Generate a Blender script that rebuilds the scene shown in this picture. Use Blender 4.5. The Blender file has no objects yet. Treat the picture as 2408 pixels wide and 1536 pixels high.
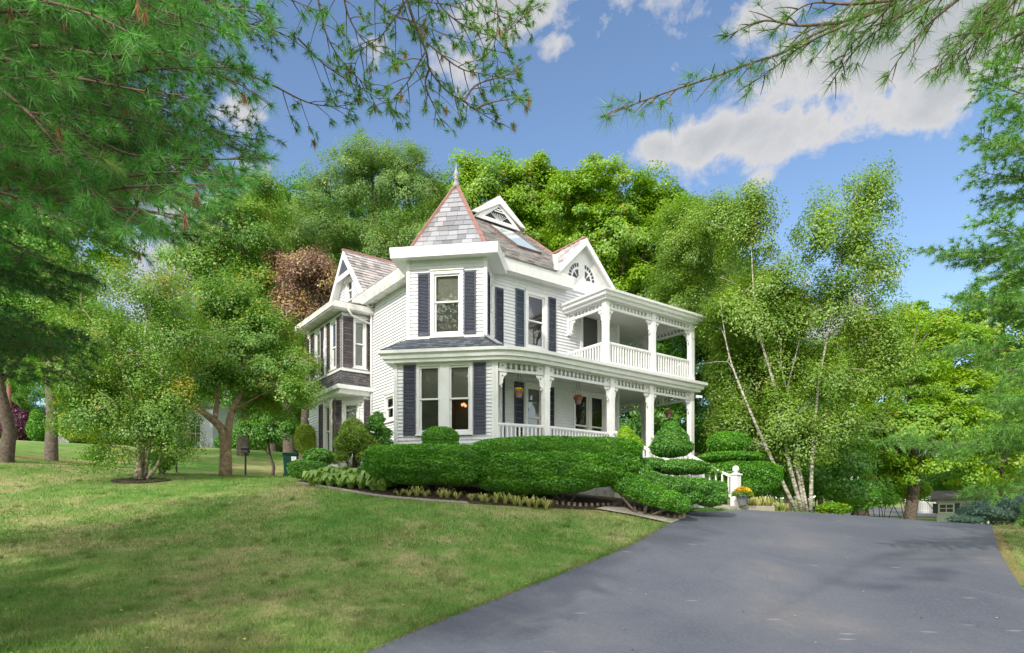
import bpy, bmesh, math, random
import numpy as np
from mathutils import Vector, Matrix
from mathutils.geometry import delaunay_2d_cdt
R = math.radians
rnd = random.Random(7)
NP = np.random.default_rng(11)
sc = bpy.context.scene
col = sc.collection

# ------------------------------------------------------------------ camera
# survey frame: pixel units of a 2407 px wide sheet, focal 1521, eye level at row 1220
F, CX, HZ, ZC = 1521.0, 1203.5, 1220.0, 1.6
cam = bpy.data.cameras.new('camera'); camo = bpy.data.objects.new('camera', cam); col.objects.link(camo)
camo.location = (0, 0, ZC); camo.rotation_euler = (R(90), 0, 0)
cam.sensor_width = 36; cam.lens = 36 * F / 2407; cam.shift_y = (HZ - 768) / 2407
cam.clip_start = 0.05; cam.clip_end = 2000
sc.camera = camo

# ------------------------------------------------------------------ light
SUN_EL = 34.0
sun_dir = Vector((1.03, 1.75, 0)).normalized()          # the way the light travels over the ground
L = Vector((sun_dir.x * math.cos(R(SUN_EL)), sun_dir.y * math.cos(R(SUN_EL)), -math.sin(R(SUN_EL))))
sl = bpy.data.lights.new('sun', 'SUN'); sl.energy = 2.7; sl.angle = R(1.5); sl.color = (1, .94, .84)
so = bpy.data.objects.new('sun', sl); col.objects.link(so)
so.rotation_euler = L.to_track_quat('-Z', 'Y').to_euler(); so.location = (-10, -20, 30)
sc.view_settings.view_transform = 'Standard'; sc.view_settings.look = 'None'
sc.view_settings.exposure = 0.62; sc.view_settings.gamma = 1

world = bpy.data.worlds.new('World'); sc.world = world; world.use_nodes = True
wt = world.node_tree; wn = wt.nodes; wl = wt.links; wn.clear()
out = wn.new('ShaderNodeOutputWorld'); bg = wn.new('ShaderNodeBackground')
sky = wn.new('ShaderNodeTexSky'); sky.sky_type = 'NISHITA'; sky.sun_disc = False
sky.sun_elevation = R(SUN_EL); sky.sun_rotation = math.atan2(-sun_dir.x, -sun_dir.y)
sky.air_density = 1.0; sky.dust_density = 0.3; sky.ozone_density = 1.6
bg.inputs['Strength'].default_value = 0.15
tc = wn.new('ShaderNodeTexCoord')
def wmath(op, a, b=None, c=None):
    n = wn.new('ShaderNodeMath'); n.operation = op
    for i, v in enumerate((a, b, c)):
        if v is None: continue
        if isinstance(v, (int, float)): n.inputs[i].default_value = v
        else: wl.new(v, n.inputs[i])
    return n.outputs[0]
nz1 = wn.new('ShaderNodeTexNoise'); nz1.inputs['Scale'].default_value = 11; nz1.inputs['Detail'].default_value = 12; nz1.inputs['Roughness'].default_value = .62
nz1.inputs['Distortion'].default_value = .25
wl.new(tc.outputs['Generated'], nz1.inputs['Vector'])
nz2 = wn.new('ShaderNodeTexNoise'); nz2.inputs['Scale'].default_value = 3.2; nz2.inputs['Detail'].default_value = 4
wl.new(tc.outputs['Generated'], nz2.inputs['Vector'])
acc = None
# cloud banks: compass/elevation directions with an angular size each
for (cx, cy, rx, ry, ang, w) in [(1545, 350, 75, 45, -6, 1.05), (1660, 330, 100, 58, 8, 1.2), (1790, 320, 140, 62, 6, 1.3), (1930, 285, 120, 65, 12, 1.2), (1780, 425, 70, 34, 25, .72), (1720, 385, 90, 40, 0, .8),
                             (2190, 225, 170, 75, 4, 1.3), (2110, 90, 300, 110, 4, 1.5), (1900, 140, 170, 90, 30, 1.0), (1840, 20, 120, 50, 0, 1.0), (2400, 130, 160, 110, 0, 1.1),
                             (1180, 30, 190, 70, 5, 1.0), (1010, 120, 120, 60, 0, .8), (1290, 100, 60, 35, 0, .8), (1460, 30, 110, 60, 20, .45), (560, 700, 500, 200, 0, .9),
                             (1950, 800, 160, 110, 0, .75), (150, 150, 500, 80, 0, .3)]:
    d = Vector(((cx - CX) / F, 1, (HZ - cy) / F)); dn = d.normalized(); k = d.length
    right = dn.cross(Vector((0, 0, 1))).normalized(); up = right.cross(dn)
    ca, sa = math.cos(R(ang)), math.sin(R(ang))
    ax = (right * ca + up * sa) * (F * k / rx); ay = (-right * sa + up * ca) * (F * k / ry)
    vs = wn.new('ShaderNodeVectorMath'); vs.operation = 'SUBTRACT'; wl.new(tc.outputs['Generated'], vs.inputs[0]); vs.inputs[1].default_value = dn
    ds = []
    for av in (ax, ay):
        dp = wn.new('ShaderNodeVectorMath'); dp.operation = 'DOT_PRODUCT'; wl.new(vs.outputs[0], dp.inputs[0]); dp.inputs[1].default_value = av
        ds.append(wmath('MULTIPLY', dp.outputs['Value'], dp.outputs['Value']))
    g = wmath('MULTIPLY', wmath('POWER', 2.718, wmath('MULTIPLY', wmath('ADD', ds[0], ds[1]), -.8)), w)
    acc = g if acc is None else wmath('MAXIMUM', acc, g)
dens = wmath('ADD', acc, wmath('MULTIPLY', wmath('SUBTRACT', nz1.outputs['Fac'], .5), 3.4))
cr = wn.new('ShaderNodeValToRGB'); cr.color_ramp.elements[0].position = .38; cr.color_ramp.elements[1].position = .8
cr.color_ramp.elements[0].color = (0, 0, 0, 1); cr.color_ramp.elements[1].color = (.96, .96, .96, 1)
wl.new(dens, cr.inputs['Fac'])
cc = wn.new('ShaderNodeValToRGB'); cc.color_ramp.elements[0].position = .62; cc.color_ramp.elements[1].position = .95
cc.color_ramp.elements[0].color = (3.2, 3.14, 3.16, 1); cc.color_ramp.elements[1].color = (2.4, 2.5, 2.6, 1)
cadd = wmath('ADD', wmath('MULTIPLY', dens, .45), wmath('MULTIPLY', nz2.outputs['Fac'], .75)); wl.new(cadd, cc.inputs['Fac'])
tint = wn.new('ShaderNodeMix'); tint.data_type = 'RGBA'; tint.blend_type = 'MULTIPLY'; tint.inputs[0].default_value = 1
wl.new(sky.outputs[0], tint.inputs[6]); tint.inputs[7].default_value = (.84, .87, .9, 1)
mx = wn.new('ShaderNodeMix'); mx.data_type = 'RGBA'
wl.new(cr.outputs[0], mx.inputs[0]); wl.new(tint.outputs[2], mx.inputs[6]); wl.new(cc.outputs[0], mx.inputs[7])
# unseen bright cloud deck added behind and overhead to light the house front
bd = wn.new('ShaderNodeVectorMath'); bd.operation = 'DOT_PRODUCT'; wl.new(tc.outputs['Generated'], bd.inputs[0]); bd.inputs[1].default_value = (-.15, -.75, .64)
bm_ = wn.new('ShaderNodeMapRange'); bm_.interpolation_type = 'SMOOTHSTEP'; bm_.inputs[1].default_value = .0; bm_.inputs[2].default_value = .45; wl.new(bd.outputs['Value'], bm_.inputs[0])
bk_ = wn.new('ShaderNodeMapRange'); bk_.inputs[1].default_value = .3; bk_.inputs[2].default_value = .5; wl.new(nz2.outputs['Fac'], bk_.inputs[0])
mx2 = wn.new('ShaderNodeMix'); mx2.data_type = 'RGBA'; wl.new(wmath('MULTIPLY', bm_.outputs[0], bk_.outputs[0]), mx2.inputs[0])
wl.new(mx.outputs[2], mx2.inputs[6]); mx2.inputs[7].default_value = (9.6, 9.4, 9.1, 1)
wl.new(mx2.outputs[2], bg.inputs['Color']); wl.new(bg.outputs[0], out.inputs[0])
sc.cycles.max_bounces = 7; sc.cycles.diffuse_bounces = 4; sc.cycles.transparent_max_bounces = 8
sc.cycles.glossy_bounces = 2; sc.cycles.transmission_bounces = 3
sc.cycles.use_denoising = True

# ------------------------------------------------------------------ helpers
def W(x, y, Y):
    """survey pixel + distance -> world"""
    return Vector(((x - CX) / F * Y, Y, ZC + (HZ - y) / F * Y))

def tag(o, label=None, cat=None, group=None, kind=None):
    if label: o['label'] = label
    if cat: o['category'] = cat
    if group: o['group'] = group
    if kind: o['kind'] = kind
    return o
def empty(name, loc=(0, 0, 0), rz=0, label=None, cat=None, group=None, kind=None):
    o = bpy.data.objects.new(name, None); col.objects.link(o); o.location = loc; o.rotation_euler = (0, 0, rz)
    o.empty_display_size = .2
    return tag(o, label, cat, group, kind)
def copy_tree(o, parent=None):
    c = o.copy(); col.objects.link(c)
    if parent is not None: c.parent = parent
    for ch in list(o.children): copy_tree(ch, c)
    return c
def place(root, loc, rz=0, s=1.0, label=None, group=None, new=True, cat=None):
    r = copy_tree(root) if new else root
    r.location = loc; r.rotation_euler = (0, 0, rz); r.scale = (s, s, s) if isinstance(s, (int, float)) else s
    return tag(r, label, cat, group)

def node_mat(name, rough=.6, spec=.3):
    m = bpy.data.materials.new(name); m.use_nodes = True
    nt = m.node_tree; b = nt.nodes['Principled BSDF']
    b.inputs['Roughness'].default_value = rough; b.inputs['Specular IOR Level'].default_value = spec
    return m, nt, b
def noise(nt, scale, detail=4, coord='Object', rough=.55, vec=None):
    t = nt.nodes.new('ShaderNodeTexCoord'); n = nt.nodes.new('ShaderNodeTexNoise')
    n.inputs['Scale'].default_value = scale; n.inputs['Detail'].default_value = detail; n.inputs['Roughness'].default_value = rough
    if vec is not None: nt.links.new(vec, n.inputs['Vector'])
    elif coord == 'World':
        g = nt.nodes.new('ShaderNodeNewGeometry'); nt.links.new(g.outputs['Position'], n.inputs['Vector'])
    else: nt.links.new(t.outputs[coord], n.inputs['Vector'])
    return n.outputs['Fac']
def ramp(nt, fac, stops):
    r = nt.nodes.new('ShaderNodeValToRGB'); e = r.color_ramp.elements
    while len(e) < len(stops): e.new(.5)
    for i, (p, c) in enumerate(stops): e[i].position = p; e[i].color = (*c, 1)
    nt.links.new(fac, r.inputs['Fac']); return r.outputs[0]
def mixc(nt, fac, c1, c2, blend='MIX'):
    m = nt.nodes.new('ShaderNodeMix'); m.data_type = 'RGBA'; m.blend_type = blend
    for i, v in ((0, fac), (6, c1), (7, c2)):
        if isinstance(v, (int, float)): m.inputs[i].default_value = v
        elif isinstance(v, tuple): m.inputs[i].default_value = (*v, 1)
        else: nt.links.new(v, m.inputs[i])
    return m.outputs[2]
def bump(nt, b, fac, strength=.3, dist=.02):
    n = nt.nodes.new('ShaderNodeBump'); n.inputs['Strength'].default_value = strength; n.inputs['Distance'].default_value = dist
    nt.links.new(fac, n.inputs['Height']); nt.links.new(n.outputs[0], b.inputs['Normal'])
def plain(name, c, rough=.6, var=.12, scale=6, bumps=0, spec=.3, c2=None, coord='Object', detail=4):
    m, nt, b = node_mat(name, rough, spec)
    c2 = c2 or tuple(v * (1 - var * 2) for v in c)
    f = noise(nt, scale, detail, coord)
    nt.links.new(ramp(nt, f, [(.35, c2), (.65, c)]), b.inputs['Base Color'])
    if bumps: bump(nt, b, noise(nt, scale * 6, 4, coord), bumps)
    return m
def island(nt):
    g = nt.nodes.new('ShaderNodeNewGeometry'); return g.outputs['Random Per Island']

def leafmat(name, ca, cb, cc_=None, trans=.4, scale=.45, frac=.12):
    """foliage: ca/cb vary clump to clump and leaf to leaf, cc_ = the odd turned leaf"""
    m = bpy.data.materials.new(name); m.use_nodes = True; nt = m.node_tree; nt.nodes.clear()
    o = nt.nodes.new('ShaderNodeOutputMaterial'); mixs = nt.nodes.new('ShaderNodeMixShader')
    d = nt.nodes.new('ShaderNodeBsdfDiffuse'); t = nt.nodes.new('ShaderNodeBsdfTranslucent')
    f = noise(nt, scale, 3, 'World'); isl = island(nt)
    ad = nt.nodes.new('ShaderNodeMath'); ad.operation = 'MULTIPLY_ADD'; nt.links.new(isl, ad.inputs[0]); ad.inputs[1].default_value = .35
    sb = nt.nodes.new('ShaderNodeMath'); sb.operation = 'SUBTRACT'; nt.links.new(f, sb.inputs[0]); sb.inputs[1].default_value = .15
    nt.links.new(sb.outputs[0], ad.inputs[2])
    c = ramp(nt, ad.outputs[0], [(.28, ca), (.75, cb)])
    if cc_:
        f2 = noise(nt, scale * .8 + .35, 3, 'World'); 
        a2 = nt.nodes.new('ShaderNodeMath'); a2.operation = 'MULTIPLY_ADD'; nt.links.new(isl, a2.inputs[0]); a2.inputs[1].default_value = .35; nt.links.new(f2, a2.inputs[2])
        k = .93 - frac
        c = mixc(nt, ramp(nt, a2.outputs[0], [(k - .04, (0, 0, 0)), (k + .06, (1, 1, 1))]), c, cc_)
    nt.links.new(c, d.inputs[0])
    g = nt.nodes.new('ShaderNodeHueSaturation'); g.inputs['Value'].default_value = 1.25; g.inputs['Saturation'].default_value = 1.05
    nt.links.new(c, g.inputs['Color']); nt.links.new(g.outputs[0], t.inputs[0])
    mixs.inputs[0].default_value = trans; nt.links.new(d.outputs[0], mixs.inputs[1]); nt.links.new(t.outputs[0], mixs.inputs[2])
    gl = nt.nodes.new('ShaderNodeBsdfGlossy'); gl.inputs['Roughness'].default_value = .45; gl.inputs['Color'].default_value = (.8, .85, .8, 1)
    m2 = nt.nodes.new('ShaderNodeMixShader'); m2.inputs[0].default_value = .05
    nt.links.new(mixs.outputs[0], m2.inputs[1]); nt.links.new(gl.outputs[0], m2.inputs[2])
    nt.links.new(m2.outputs[0], o.inputs[0]); return m

class MB:
    def __init__(s): s.v = []; s.f = []; s.mi = []; s.cur = 0
    def add(s, vs, fs):
        n = len(s.v); s.v.extend([tuple(v) for v in vs]); s.f.extend([tuple(i + n for i in f) for f in fs]); s.mi.extend([s.cur] * len(fs)); return s
    def quad(s, a, b, c, d): return s.add([a, b, c, d], [(0, 1, 2, 3)])
    def box(s, x0, x1, y0, y1, z0, z1):
        return s.add([(x0, y0, z0), (x1, y0, z0), (x1, y1, z0), (x0, y1, z0), (x0, y0, z1), (x1, y0, z1), (x1, y1, z1), (x0, y1, z1)],
                     [(0, 3, 2, 1), (4, 5, 6, 7), (0, 1, 5, 4), (1, 2, 6, 5), (2, 3, 7, 6), (3, 0, 4, 7)])
    def obox(s, P, d, n, t0, t1, n0, n1, z0, z1):
        """box in a wall frame: P 2-D origin, d along, n outward"""
        vs = []
        for z in (z0, z1):
            for (t, q) in ((t0, n0), (t1, n0), (t1, n1), (t0, n1)):
                vs.append((P[0] + d[0] * t + n[0] * q, P[1] + d[1] * t + n[1] * q, z))
        return s.add(vs, [(0, 3, 2, 1), (4, 5, 6, 7), (0, 1, 5, 4), (1, 2, 6, 5), (2, 3, 7, 6), (3, 0, 4, 7)])
    def bar(s, p, q, w, h=None, up=(0, 0, 1)):
        p, q = Vector(p), Vector(q); h = h or w; a = (q - p).normalized(); upv = Vector(up)
        if abs(a.dot(upv)) > .97: upv = Vector((1, 0, 0))
        r = a.cross(upv).normalized() * (w / 2); u = r.cross(a).normalized() * (h / 2)
        return s.add([p - r - u, p + r - u, p + r + u, p - r + u, q - r - u, q + r - u, q + r + u, q - r + u],
                     [(0, 3, 2, 1), (4, 5, 6, 7), (0, 1, 5, 4), (1, 2, 6, 5), (2, 3, 7, 6), (3, 0, 4, 7)])
    def tube(s, pts, rad, k=6, cap=True):
        pts = [Vector(p) for p in pts]; n = len(pts); vs = []
        prev = None
        for i, p in enumerate(pts):
            a = (pts[min(i + 1, n - 1)] - pts[max(i - 1, 0)])
            a = a.normalized() if a.length > 1e-9 else Vector((0, 0, 1))
            if prev is None: ref = Vector((0, 0, 1)) if abs(a.z) < .9 else Vector((1, 0, 0)); r = a.cross(ref).normalized()
            else: r = (prev - a * prev.dot(a)).normalized()
            prev = r; u = r.cross(a); rr = rad[i] if hasattr(rad, '__len__') else rad
            for j in range(k):
                t = 2 * math.pi * j / k; vs.append(p + (r * math.cos(t) + u * math.sin(t)) * rr)
        fs = [(i * k + j, i * k + (j + 1) % k, (i + 1) * k + (j + 1) % k, (i + 1) * k + j) for i in range(n - 1) for j in range(k)]
        if cap: fs += [tuple(range(k)), tuple(range((n - 1) * k, n * k))]
        return s.add(vs, fs)
    def lathe(s, c, prof, k=20):
        vs = []; c = Vector(c)
        for (r, z) in prof:
            for j in range(k): t = 2 * math.pi * j / k; vs.append(c + Vector((r * math.cos(t), r * math.sin(t), z)))
        n = len(prof)
        fs = [(i * k + j, i * k + (j + 1) % k, (i + 1) * k + (j + 1) % k, (i + 1) * k + j) for i in range(n - 1) for j in range(k)]
        fs += [tuple(range(k))[::-1], tuple(range((n - 1) * k, n * k))]
        return s.add(vs, fs)
    def prism(s, P, d, n, poly, n0, n1):
        """2-D outline (t,z) in a wall frame pushed from n0 to n1"""
        k = len(poly); vs = []
        for q in (n0, n1):
            for (t, z) in poly: vs.append((P[0] + d[0] * t + n[0] * q, P[1] + d[1] * t + n[1] * q, z))
        return s.add(vs, [tuple(range(k)), tuple(range(k, 2 * k))[::-1]] + [(i, (i + 1) % k, k + (i + 1) % k, k + i) for i in range(k)])
    def build(s, name, mat, parent=None, smooth=False, label=None, bevel=0):
        me = bpy.data.meshes.new(name); me.from_pydata(s.v, [], s.f)
        for m in (mat if isinstance(mat, (list, tuple)) else [mat]): me.materials.append(m)
        if isinstance(mat, (list, tuple)): me.polygons.foreach_set('material_index', s.mi)
        if smooth: me.polygons.foreach_set('use_smooth', [True] * len(me.polygons))
        bm = bmesh.new(); bm.from_mesh(me); bmesh.ops.recalc_face_normals(bm, faces=bm.faces); bm.to_mesh(me); bm.free()
        me.update(); o = bpy.data.objects.new(name, me); col.objects.link(o)
        if parent is not None: o.parent = parent
        if bevel:
            b = o.modifiers.new('edge', 'BEVEL'); b.width = bevel; b.segments = 1; b.limit_method = 'ANGLE'
        if label: o['label'] = label
        return o

def np_mesh(name, verts, faces, mat, parent=None, smooth=False):
    """verts (N,3), faces (M,k) numpy"""
    me = bpy.data.meshes.new(name); M, k = faces.shape
    me.vertices.add(len(verts)); me.vertices.foreach_set('co', verts.astype(np.float32).ravel())
    me.loops.add(M * k); me.loops.foreach_set('vertex_index', faces.astype(np.int32).ravel())
    me.polygons.add(M); me.polygons.foreach_set('loop_start', np.arange(0, M * k, k, dtype=np.int32)); me.polygons.foreach_set('loop_total', np.full(M, k, dtype=np.int32))
    me.update(calc_edges=True); me.materials.append(mat)
    if smooth: me.polygons.foreach_set('use_smooth', np.ones(M, dtype=bool))
    o = bpy.data.objects.new(name, me); col.objects.link(o)
    if parent is not None: o.parent = parent
    return o
def unit(a): return a / np.maximum(np.linalg.norm(a, axis=1, keepdims=True), 1e-9)
def leaf_arrays(P, size, aspect=.6, up=.6, nrm=None, nb=0., jit=.35, fold=True):
    """folded rhombus leaves at points P"""
    n = len(P); N = NP.normal(size=(n, 3)); N[:, 2] = np.abs(N[:, 2]) * 1.0 + up
    if nrm is not None: N = N * (1 - nb) + nrm * nb * 2
    N = unit(N); T = unit(np.cross(N, NP.normal(size=(n, 3)))); S = np.cross(N, T)
    l = size * (1 + jit * NP.uniform(-1, 1, (n, 1))); w = l * aspect
    V = np.stack([P - T * l / 2, P + S * w / 2 + N * l * .08, P + T * l / 2, P - S * w / 2 + N * l * .08], axis=1).reshape(-1, 3)
    return V, np.arange(n * 4).reshape(n, 4)
def leaves(name, P, size, mat, parent, **kw):
    V, Fc = leaf_arrays(P, size, **kw); return np_mesh(name, V, Fc, mat, parent)

# ------------------------------------------------------------------ materials
M = {}
def white(name, c, var=.05):
    m, nt, b = node_mat(name, .5, .35)
    f = noise(nt, 2.5, 5); f2 = noise(nt, 14, 3)
    t2 = nt.nodes.new('ShaderNodeTexCoord'); mp_ = nt.nodes.new('ShaderNodeMapping'); mp_.inputs['Scale'].default_value = (5, 5, .6); nt.links.new(t2.outputs['Object'], mp_.inputs[0])
    f3 = noise(nt, 1.6, 5, vec=mp_.outputs[0], rough=.65)
    c1 = mixc(nt, ramp(nt, f3, [(.5, (0, 0, 0)), (.75, (.45, .45, .45))]), ramp(nt, f, [(.3, tuple(v * .9 for v in c)), (.6, c)]), tuple(v * k for v, k in zip(c, (.78, .76, .7))))
    nt.links.new(mixc(nt, .35, c1, ramp(nt, f2, [(.3, tuple(v * (.9, .885, .86)[i] for i, v in enumerate(c))), (.55, c)])), b.inputs['Base Color'])
    return m
M['white'] = white('white_paint', (.8, .8, .795))
M['siding'] = white('siding_paint', (.75, .765, .785))
M['dirty_white'] = plain('weathered_white', (.76, .75, .71), .6, .16, 3)
M['ceiling'] = plain('porch_ceiling_paint', (.74, .74, .71), .6, .03)
M['shutter'] = plain('shutter_paint', (.075, .083, .115), .5, .12, 8)
M['faded'] = plain('shutter_faded', (.125, .105, .115), .6, .15, 5)
M['blue_shutter'] = plain('shutter_blue', (.09, .12, .16), .5, .12, 8)
M['copper'] = plain('red_ridge_metal', (.4, .19, .16), .6, .15, 7, c2=(.27, .15, .13))
M['lead'] = plain('grey_metal', (.36, .35, .37), .5, .1, 9)
M['dark'] = plain('dark_metal', (.02, .02, .022), .5, .1)
def slate_mat(name, stops):
    m, nt, b = node_mat(name, .75, .25); isl = island(nt)
    c = ramp(nt, isl, stops); f = noise(nt, 1.3, 5)
    nt.links.new(mixc(nt, ramp(nt, f, [(.45, (0, 0, 0)), (.65, (.2, .2, .2))]), c, (.3, .26, .24)), b.inputs['Base Color'])
    bump(nt, b, noise(nt, 40, 4), .25); return m
M['slate'] = slate_mat('slate', [(0, (.22, .215, .215)), (.3, (.37, .35, .345)), (.6, (.49, .46, .445)), (.85, (.42, .37, .35)), (1, (.18, .175, .18))])
M['slate_pale'] = slate_mat('slate_tower', [(0, (.16, .165, .185)), (.3, (.26, .265, .295)), (.6, (.35, .355, .385)), (.85, (.3, .29, .3)), (1, (.13, .135, .155))])
M['shingle'] = slate_mat('asphalt_shingle', [(0, (.05, .06, .075)), (.5, (.085, .1, .12)), (.9, (.12, .14, .165)), (1, (.16, .18, .2))])
M['bay_shingle'] = slate_mat('bay_shingle', [(0, (.07, .065, .07)), (.5, (.1, .095, .1)), (1, (.14, .13, .14))])
for k in ('shingle', 'bay_shingle'):
    nt = M[k].node_tree
    for n in nt.nodes:
        if n.type == 'MIX': n.inputs[7].default_value = (.13, .12, .13, 1)
def glass_mat():
    m = bpy.data.materials.new('window_glass'); m.use_nodes = True; nt = m.node_tree; nt.nodes.clear()
    o = nt.nodes.new('ShaderNodeOutputMaterial'); mix = nt.nodes.new('ShaderNodeMixShader'); fr = nt.nodes.new('ShaderNodeFresnel'); fr.inputs[0].default_value = 1.5
    t = nt.nodes.new('ShaderNodeBsdfTransparent'); t.inputs[0].default_value = (.82, .84, .82, 1); g = nt.nodes.new('ShaderNodeBsdfGlossy'); g.inputs['Roughness'].default_value = .02
    ad = nt.nodes.new('ShaderNodeMath'); ad.operation = 'MULTIPLY_ADD'; nt.links.new(fr.outputs[0], ad.inputs[0]); ad.inputs[1].default_value = 1.3; ad.inputs[2].default_value = .05
    nt.links.new(ad.outputs[0], mix.inputs[0]); nt.links.new(t.outputs[0], mix.inputs[1]); nt.links.new(g.outputs[0], mix.inputs[2]); nt.links.new(mix.outputs[0], o.inputs[0]); return m
M['glass'] = glass_mat()
M['room'] = plain('room_wall', (.22, .19, .15), .8, .1, 2)
M['sheer'] = plain('sheer_curtain', (.3, .29, .25), .8, .2, 3)
M['blind'] = plain('window_blind', (.6, .58, .52), .8, .06, 2)
M['curtain'] = plain('pale_curtain', (.62, .6, .54), .8, .08, 3)
M['screen'] = plain('insect_screen', (.1, .1, .105), .8, .06, 2)
M['concrete'] = plain('concrete', (.42, .38, .33), .85, .12, 3, .3)
M['stone'] = plain('foundation_stone', (.3, .29, .28), .85, .2, 5, .5)
M['bark'] = plain('bark', (.17, .13, .1), .9, .3, 12, .8, c2=(.07, .055, .045))
M['bark_grey'] = plain('bark_grey', (.2, .165, .13), .9, .3, 9, .8, c2=(.09, .075, .06))
M['bark_pale'] = plain('bark_pale', (.5, .43, .33), .9, .3, 9, .8, c2=(.22, .18, .13))
M['bark_tan'] = plain('bark_tan', (.36, .26, .17), .9, .3, 7, .8, c2=(.16, .11, .07))
M['bark_pine'] = plain('pine_bark', (.22, .15, .11), .9, .3, 20, .6, c2=(.1, .075, .06))
def birch_bark():
    m, nt, b = node_mat('birch_bark', .7, .2)
    t = nt.nodes.new('ShaderNodeTexCoord'); mp = nt.nodes.new('ShaderNodeMapping'); mp.inputs['Scale'].default_value = (2, 2, 9)
    nt.links.new(t.outputs['Object'], mp.inputs[0]); f = noise(nt, 2.2, 5, vec=mp.outputs[0], rough=.7)
    nt.links.new(ramp(nt, f, [(.36, (.07, .06, .05)), (.47, (.3, .27, .22)), (.6, (.56, .53, .45))]), b.inputs['Base Color']); return m
M['birch'] = birch_bark()
M['mulch'] = plain('mulch', (.075, .05, .035), .95, .3, 18, .8, c2=(.03, .022, .017))
M['soil'] = plain('dry_thatch', (.3, .22, .1), .95, .2, 20, .6)
M['brick'] = plain('edging_brick', (.36, .27, .22), .9, .2, 6, .4)
M['terracotta'] = plain('brown_plastic', (.18, .1, .085), .55, .1, 6)
M['grey_pot'] = plain('grey_pot', (.17, .19, .21), .5, .1, 6)
# foliage
M['maple'] = leafmat('maple_leaf', (.1, .26, .006), (.29, .46, .014), (.37, .31, .03), frac=.03)
M['maple_deep'] = leafmat('maple_leaf_deep', (.045, .18, .012), (.15, .35, .028), trans=.35)
M['locust'] = leafmat('locust_leaf', (.09, .21, .03), (.25, .39, .085), (.42, .42, .1), frac=.02)
M['birchleaf'] = leafmat('birch_leaf', (.1, .22, .015), (.29, .44, .055), (.42, .4, .08), frac=.02)
M['crab'] = leafmat('crab_leaf', (.09, .235, .02), (.25, .42, .055), (.52, .4, .04), frac=.06, scale=.6)
M['yard'] = leafmat('yard_leaf', (.1, .28, .025), (.26, .47, .06), (.4, .42, .05), frac=.04)
M['copperleaf'] = leafmat('copper_leaf', (.17, .09, .065), (.4, .25, .18), (.5, .38, .1), trans=.25)
M['purple'] = leafmat('purple_leaf', (.07, .02, .04), (.17, .05, .09), trans=.2)
M['yew'] = leafmat('yew_leaf', (.05, .21, .01), (.16, .4, .022), trans=.3, scale=2.2)
M['yew_dark'] = leafmat('yew_leaf_dark', (.055, .2, .02), (.15, .36, .04), trans=.2, scale=2.5)
M['dwarf'] = leafmat('dwarf_pine_leaf', (.12, .23, .02), (.28, .42, .04), (.38, .28, .05), frac=.02, scale=3)
M['gold'] = leafmat('gold_shrub_leaf', (.3, .44, .04), (.55, .65, .1), trans=.3, scale=2)
M['hosta'] = leafmat('hosta_leaf', (.18, .34, .05), (.34, .5, .1), trans=.3, scale=3)
M['lily'] = leafmat('lily_leaf', (.3, .34, .07), (.52, .5, .16), trans=.3, scale=4)
M['lime'] = leafmat('lime_leaf', (.22, .42, .015), (.38, .58, .03), trans=.35, scale=3)
M['needle'] = leafmat('pine_needle', (.04, .19, .02), (.2, .5, .1), (.3, .3, .08), frac=.03, trans=.3, scale=2.2)
M['needle_blue'] = leafmat('pine_needle_blue', (.06, .19, .015), (.24, .48, .09), trans=.3, scale=1.5)
M['needle_dark'] = leafmat('pine_needle_dark', (.05, .17, .012), (.17, .36, .03), trans=.3, scale=1.5)
M['needle_shaded'] = leafmat('pine_needle_shaded', (.012, .06, .008), (.08, .24, .03), (.28, .24, .06), frac=.04, trans=.3, scale=1.1)  # darker needle copy, shade inside the crown put into the colour
M['deadneedle'] = leafmat('dead_needle', (.24, .1, .04), (.4, .19, .07), trans=.3, scale=2)
M['yellowfl'] = leafmat('yellow_petal', (.75, .5, .02), (.85, .6, .03), trans=.2)
M['pinkfl'] = leafmat('pink_petal', (.75, .18, .15), (.8, .3, .25), trans=.2)
M['redfl'] = leafmat('red_petal', (.7, .05, .06), (.8, .12, .12), trans=.2)

def lawn_mat(name, blade=False):
    m, nt, b = node_mat(name, .9, .1)
    a = noise(nt, .32, 4, 'World', .6); c = noise(nt, 2.2, 5, 'World', .65); d = noise(nt, 14, 5, 'World', .7)
    s = nt.nodes.new('ShaderNodeMath'); s.operation = 'MULTIPLY_ADD'; nt.links.new(c, s.inputs[0]); s.inputs[1].default_value = .55; nt.links.new(a, s.inputs[2])
    s2 = nt.nodes.new('ShaderNodeMath'); s2.operation = 'MULTIPLY_ADD'; nt.links.new(d, s2.inputs[0]); s2.inputs[1].default_value = .35; nt.links.new(s.outputs[0], s2.inputs[2])
    stops = [(.72, (.085, .21, .022)), (.9, (.15, .27, .04)), (1.0, (.24, .29, .08)), (1.0, (.36, .31, .14))]
    mul = nt.nodes.new('ShaderNodeMath'); mul.operation = 'MULTIPLY'; nt.links.new(s2.outputs[0], mul.inputs[0]); mul.inputs[1].default_value = .9
    stops = [(.64, (.065, .175, .025)), (.78, (.12, .23, .045)), (.89, (.2, .26, .08)), (.98, (.32, .3, .14))]
    cl = ramp(nt, mul.outputs[0], stops)
    if blade:
        cl = mixc(nt, .45, cl, ramp(nt, island(nt), [(0, (.05, .15, .02)), (.5, (.125, .245, .05)), (.86, (.21, .29, .09)), (1, (.44, .4, .22))]))
    nt.links.new(cl, b.inputs['Base Color'])
    if not blade: bump(nt, b, d, .6, .05)
    return m
M['lawn'] = lawn_mat('lawn'); M['blade'] = lawn_mat('grass_blade', True)
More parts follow.
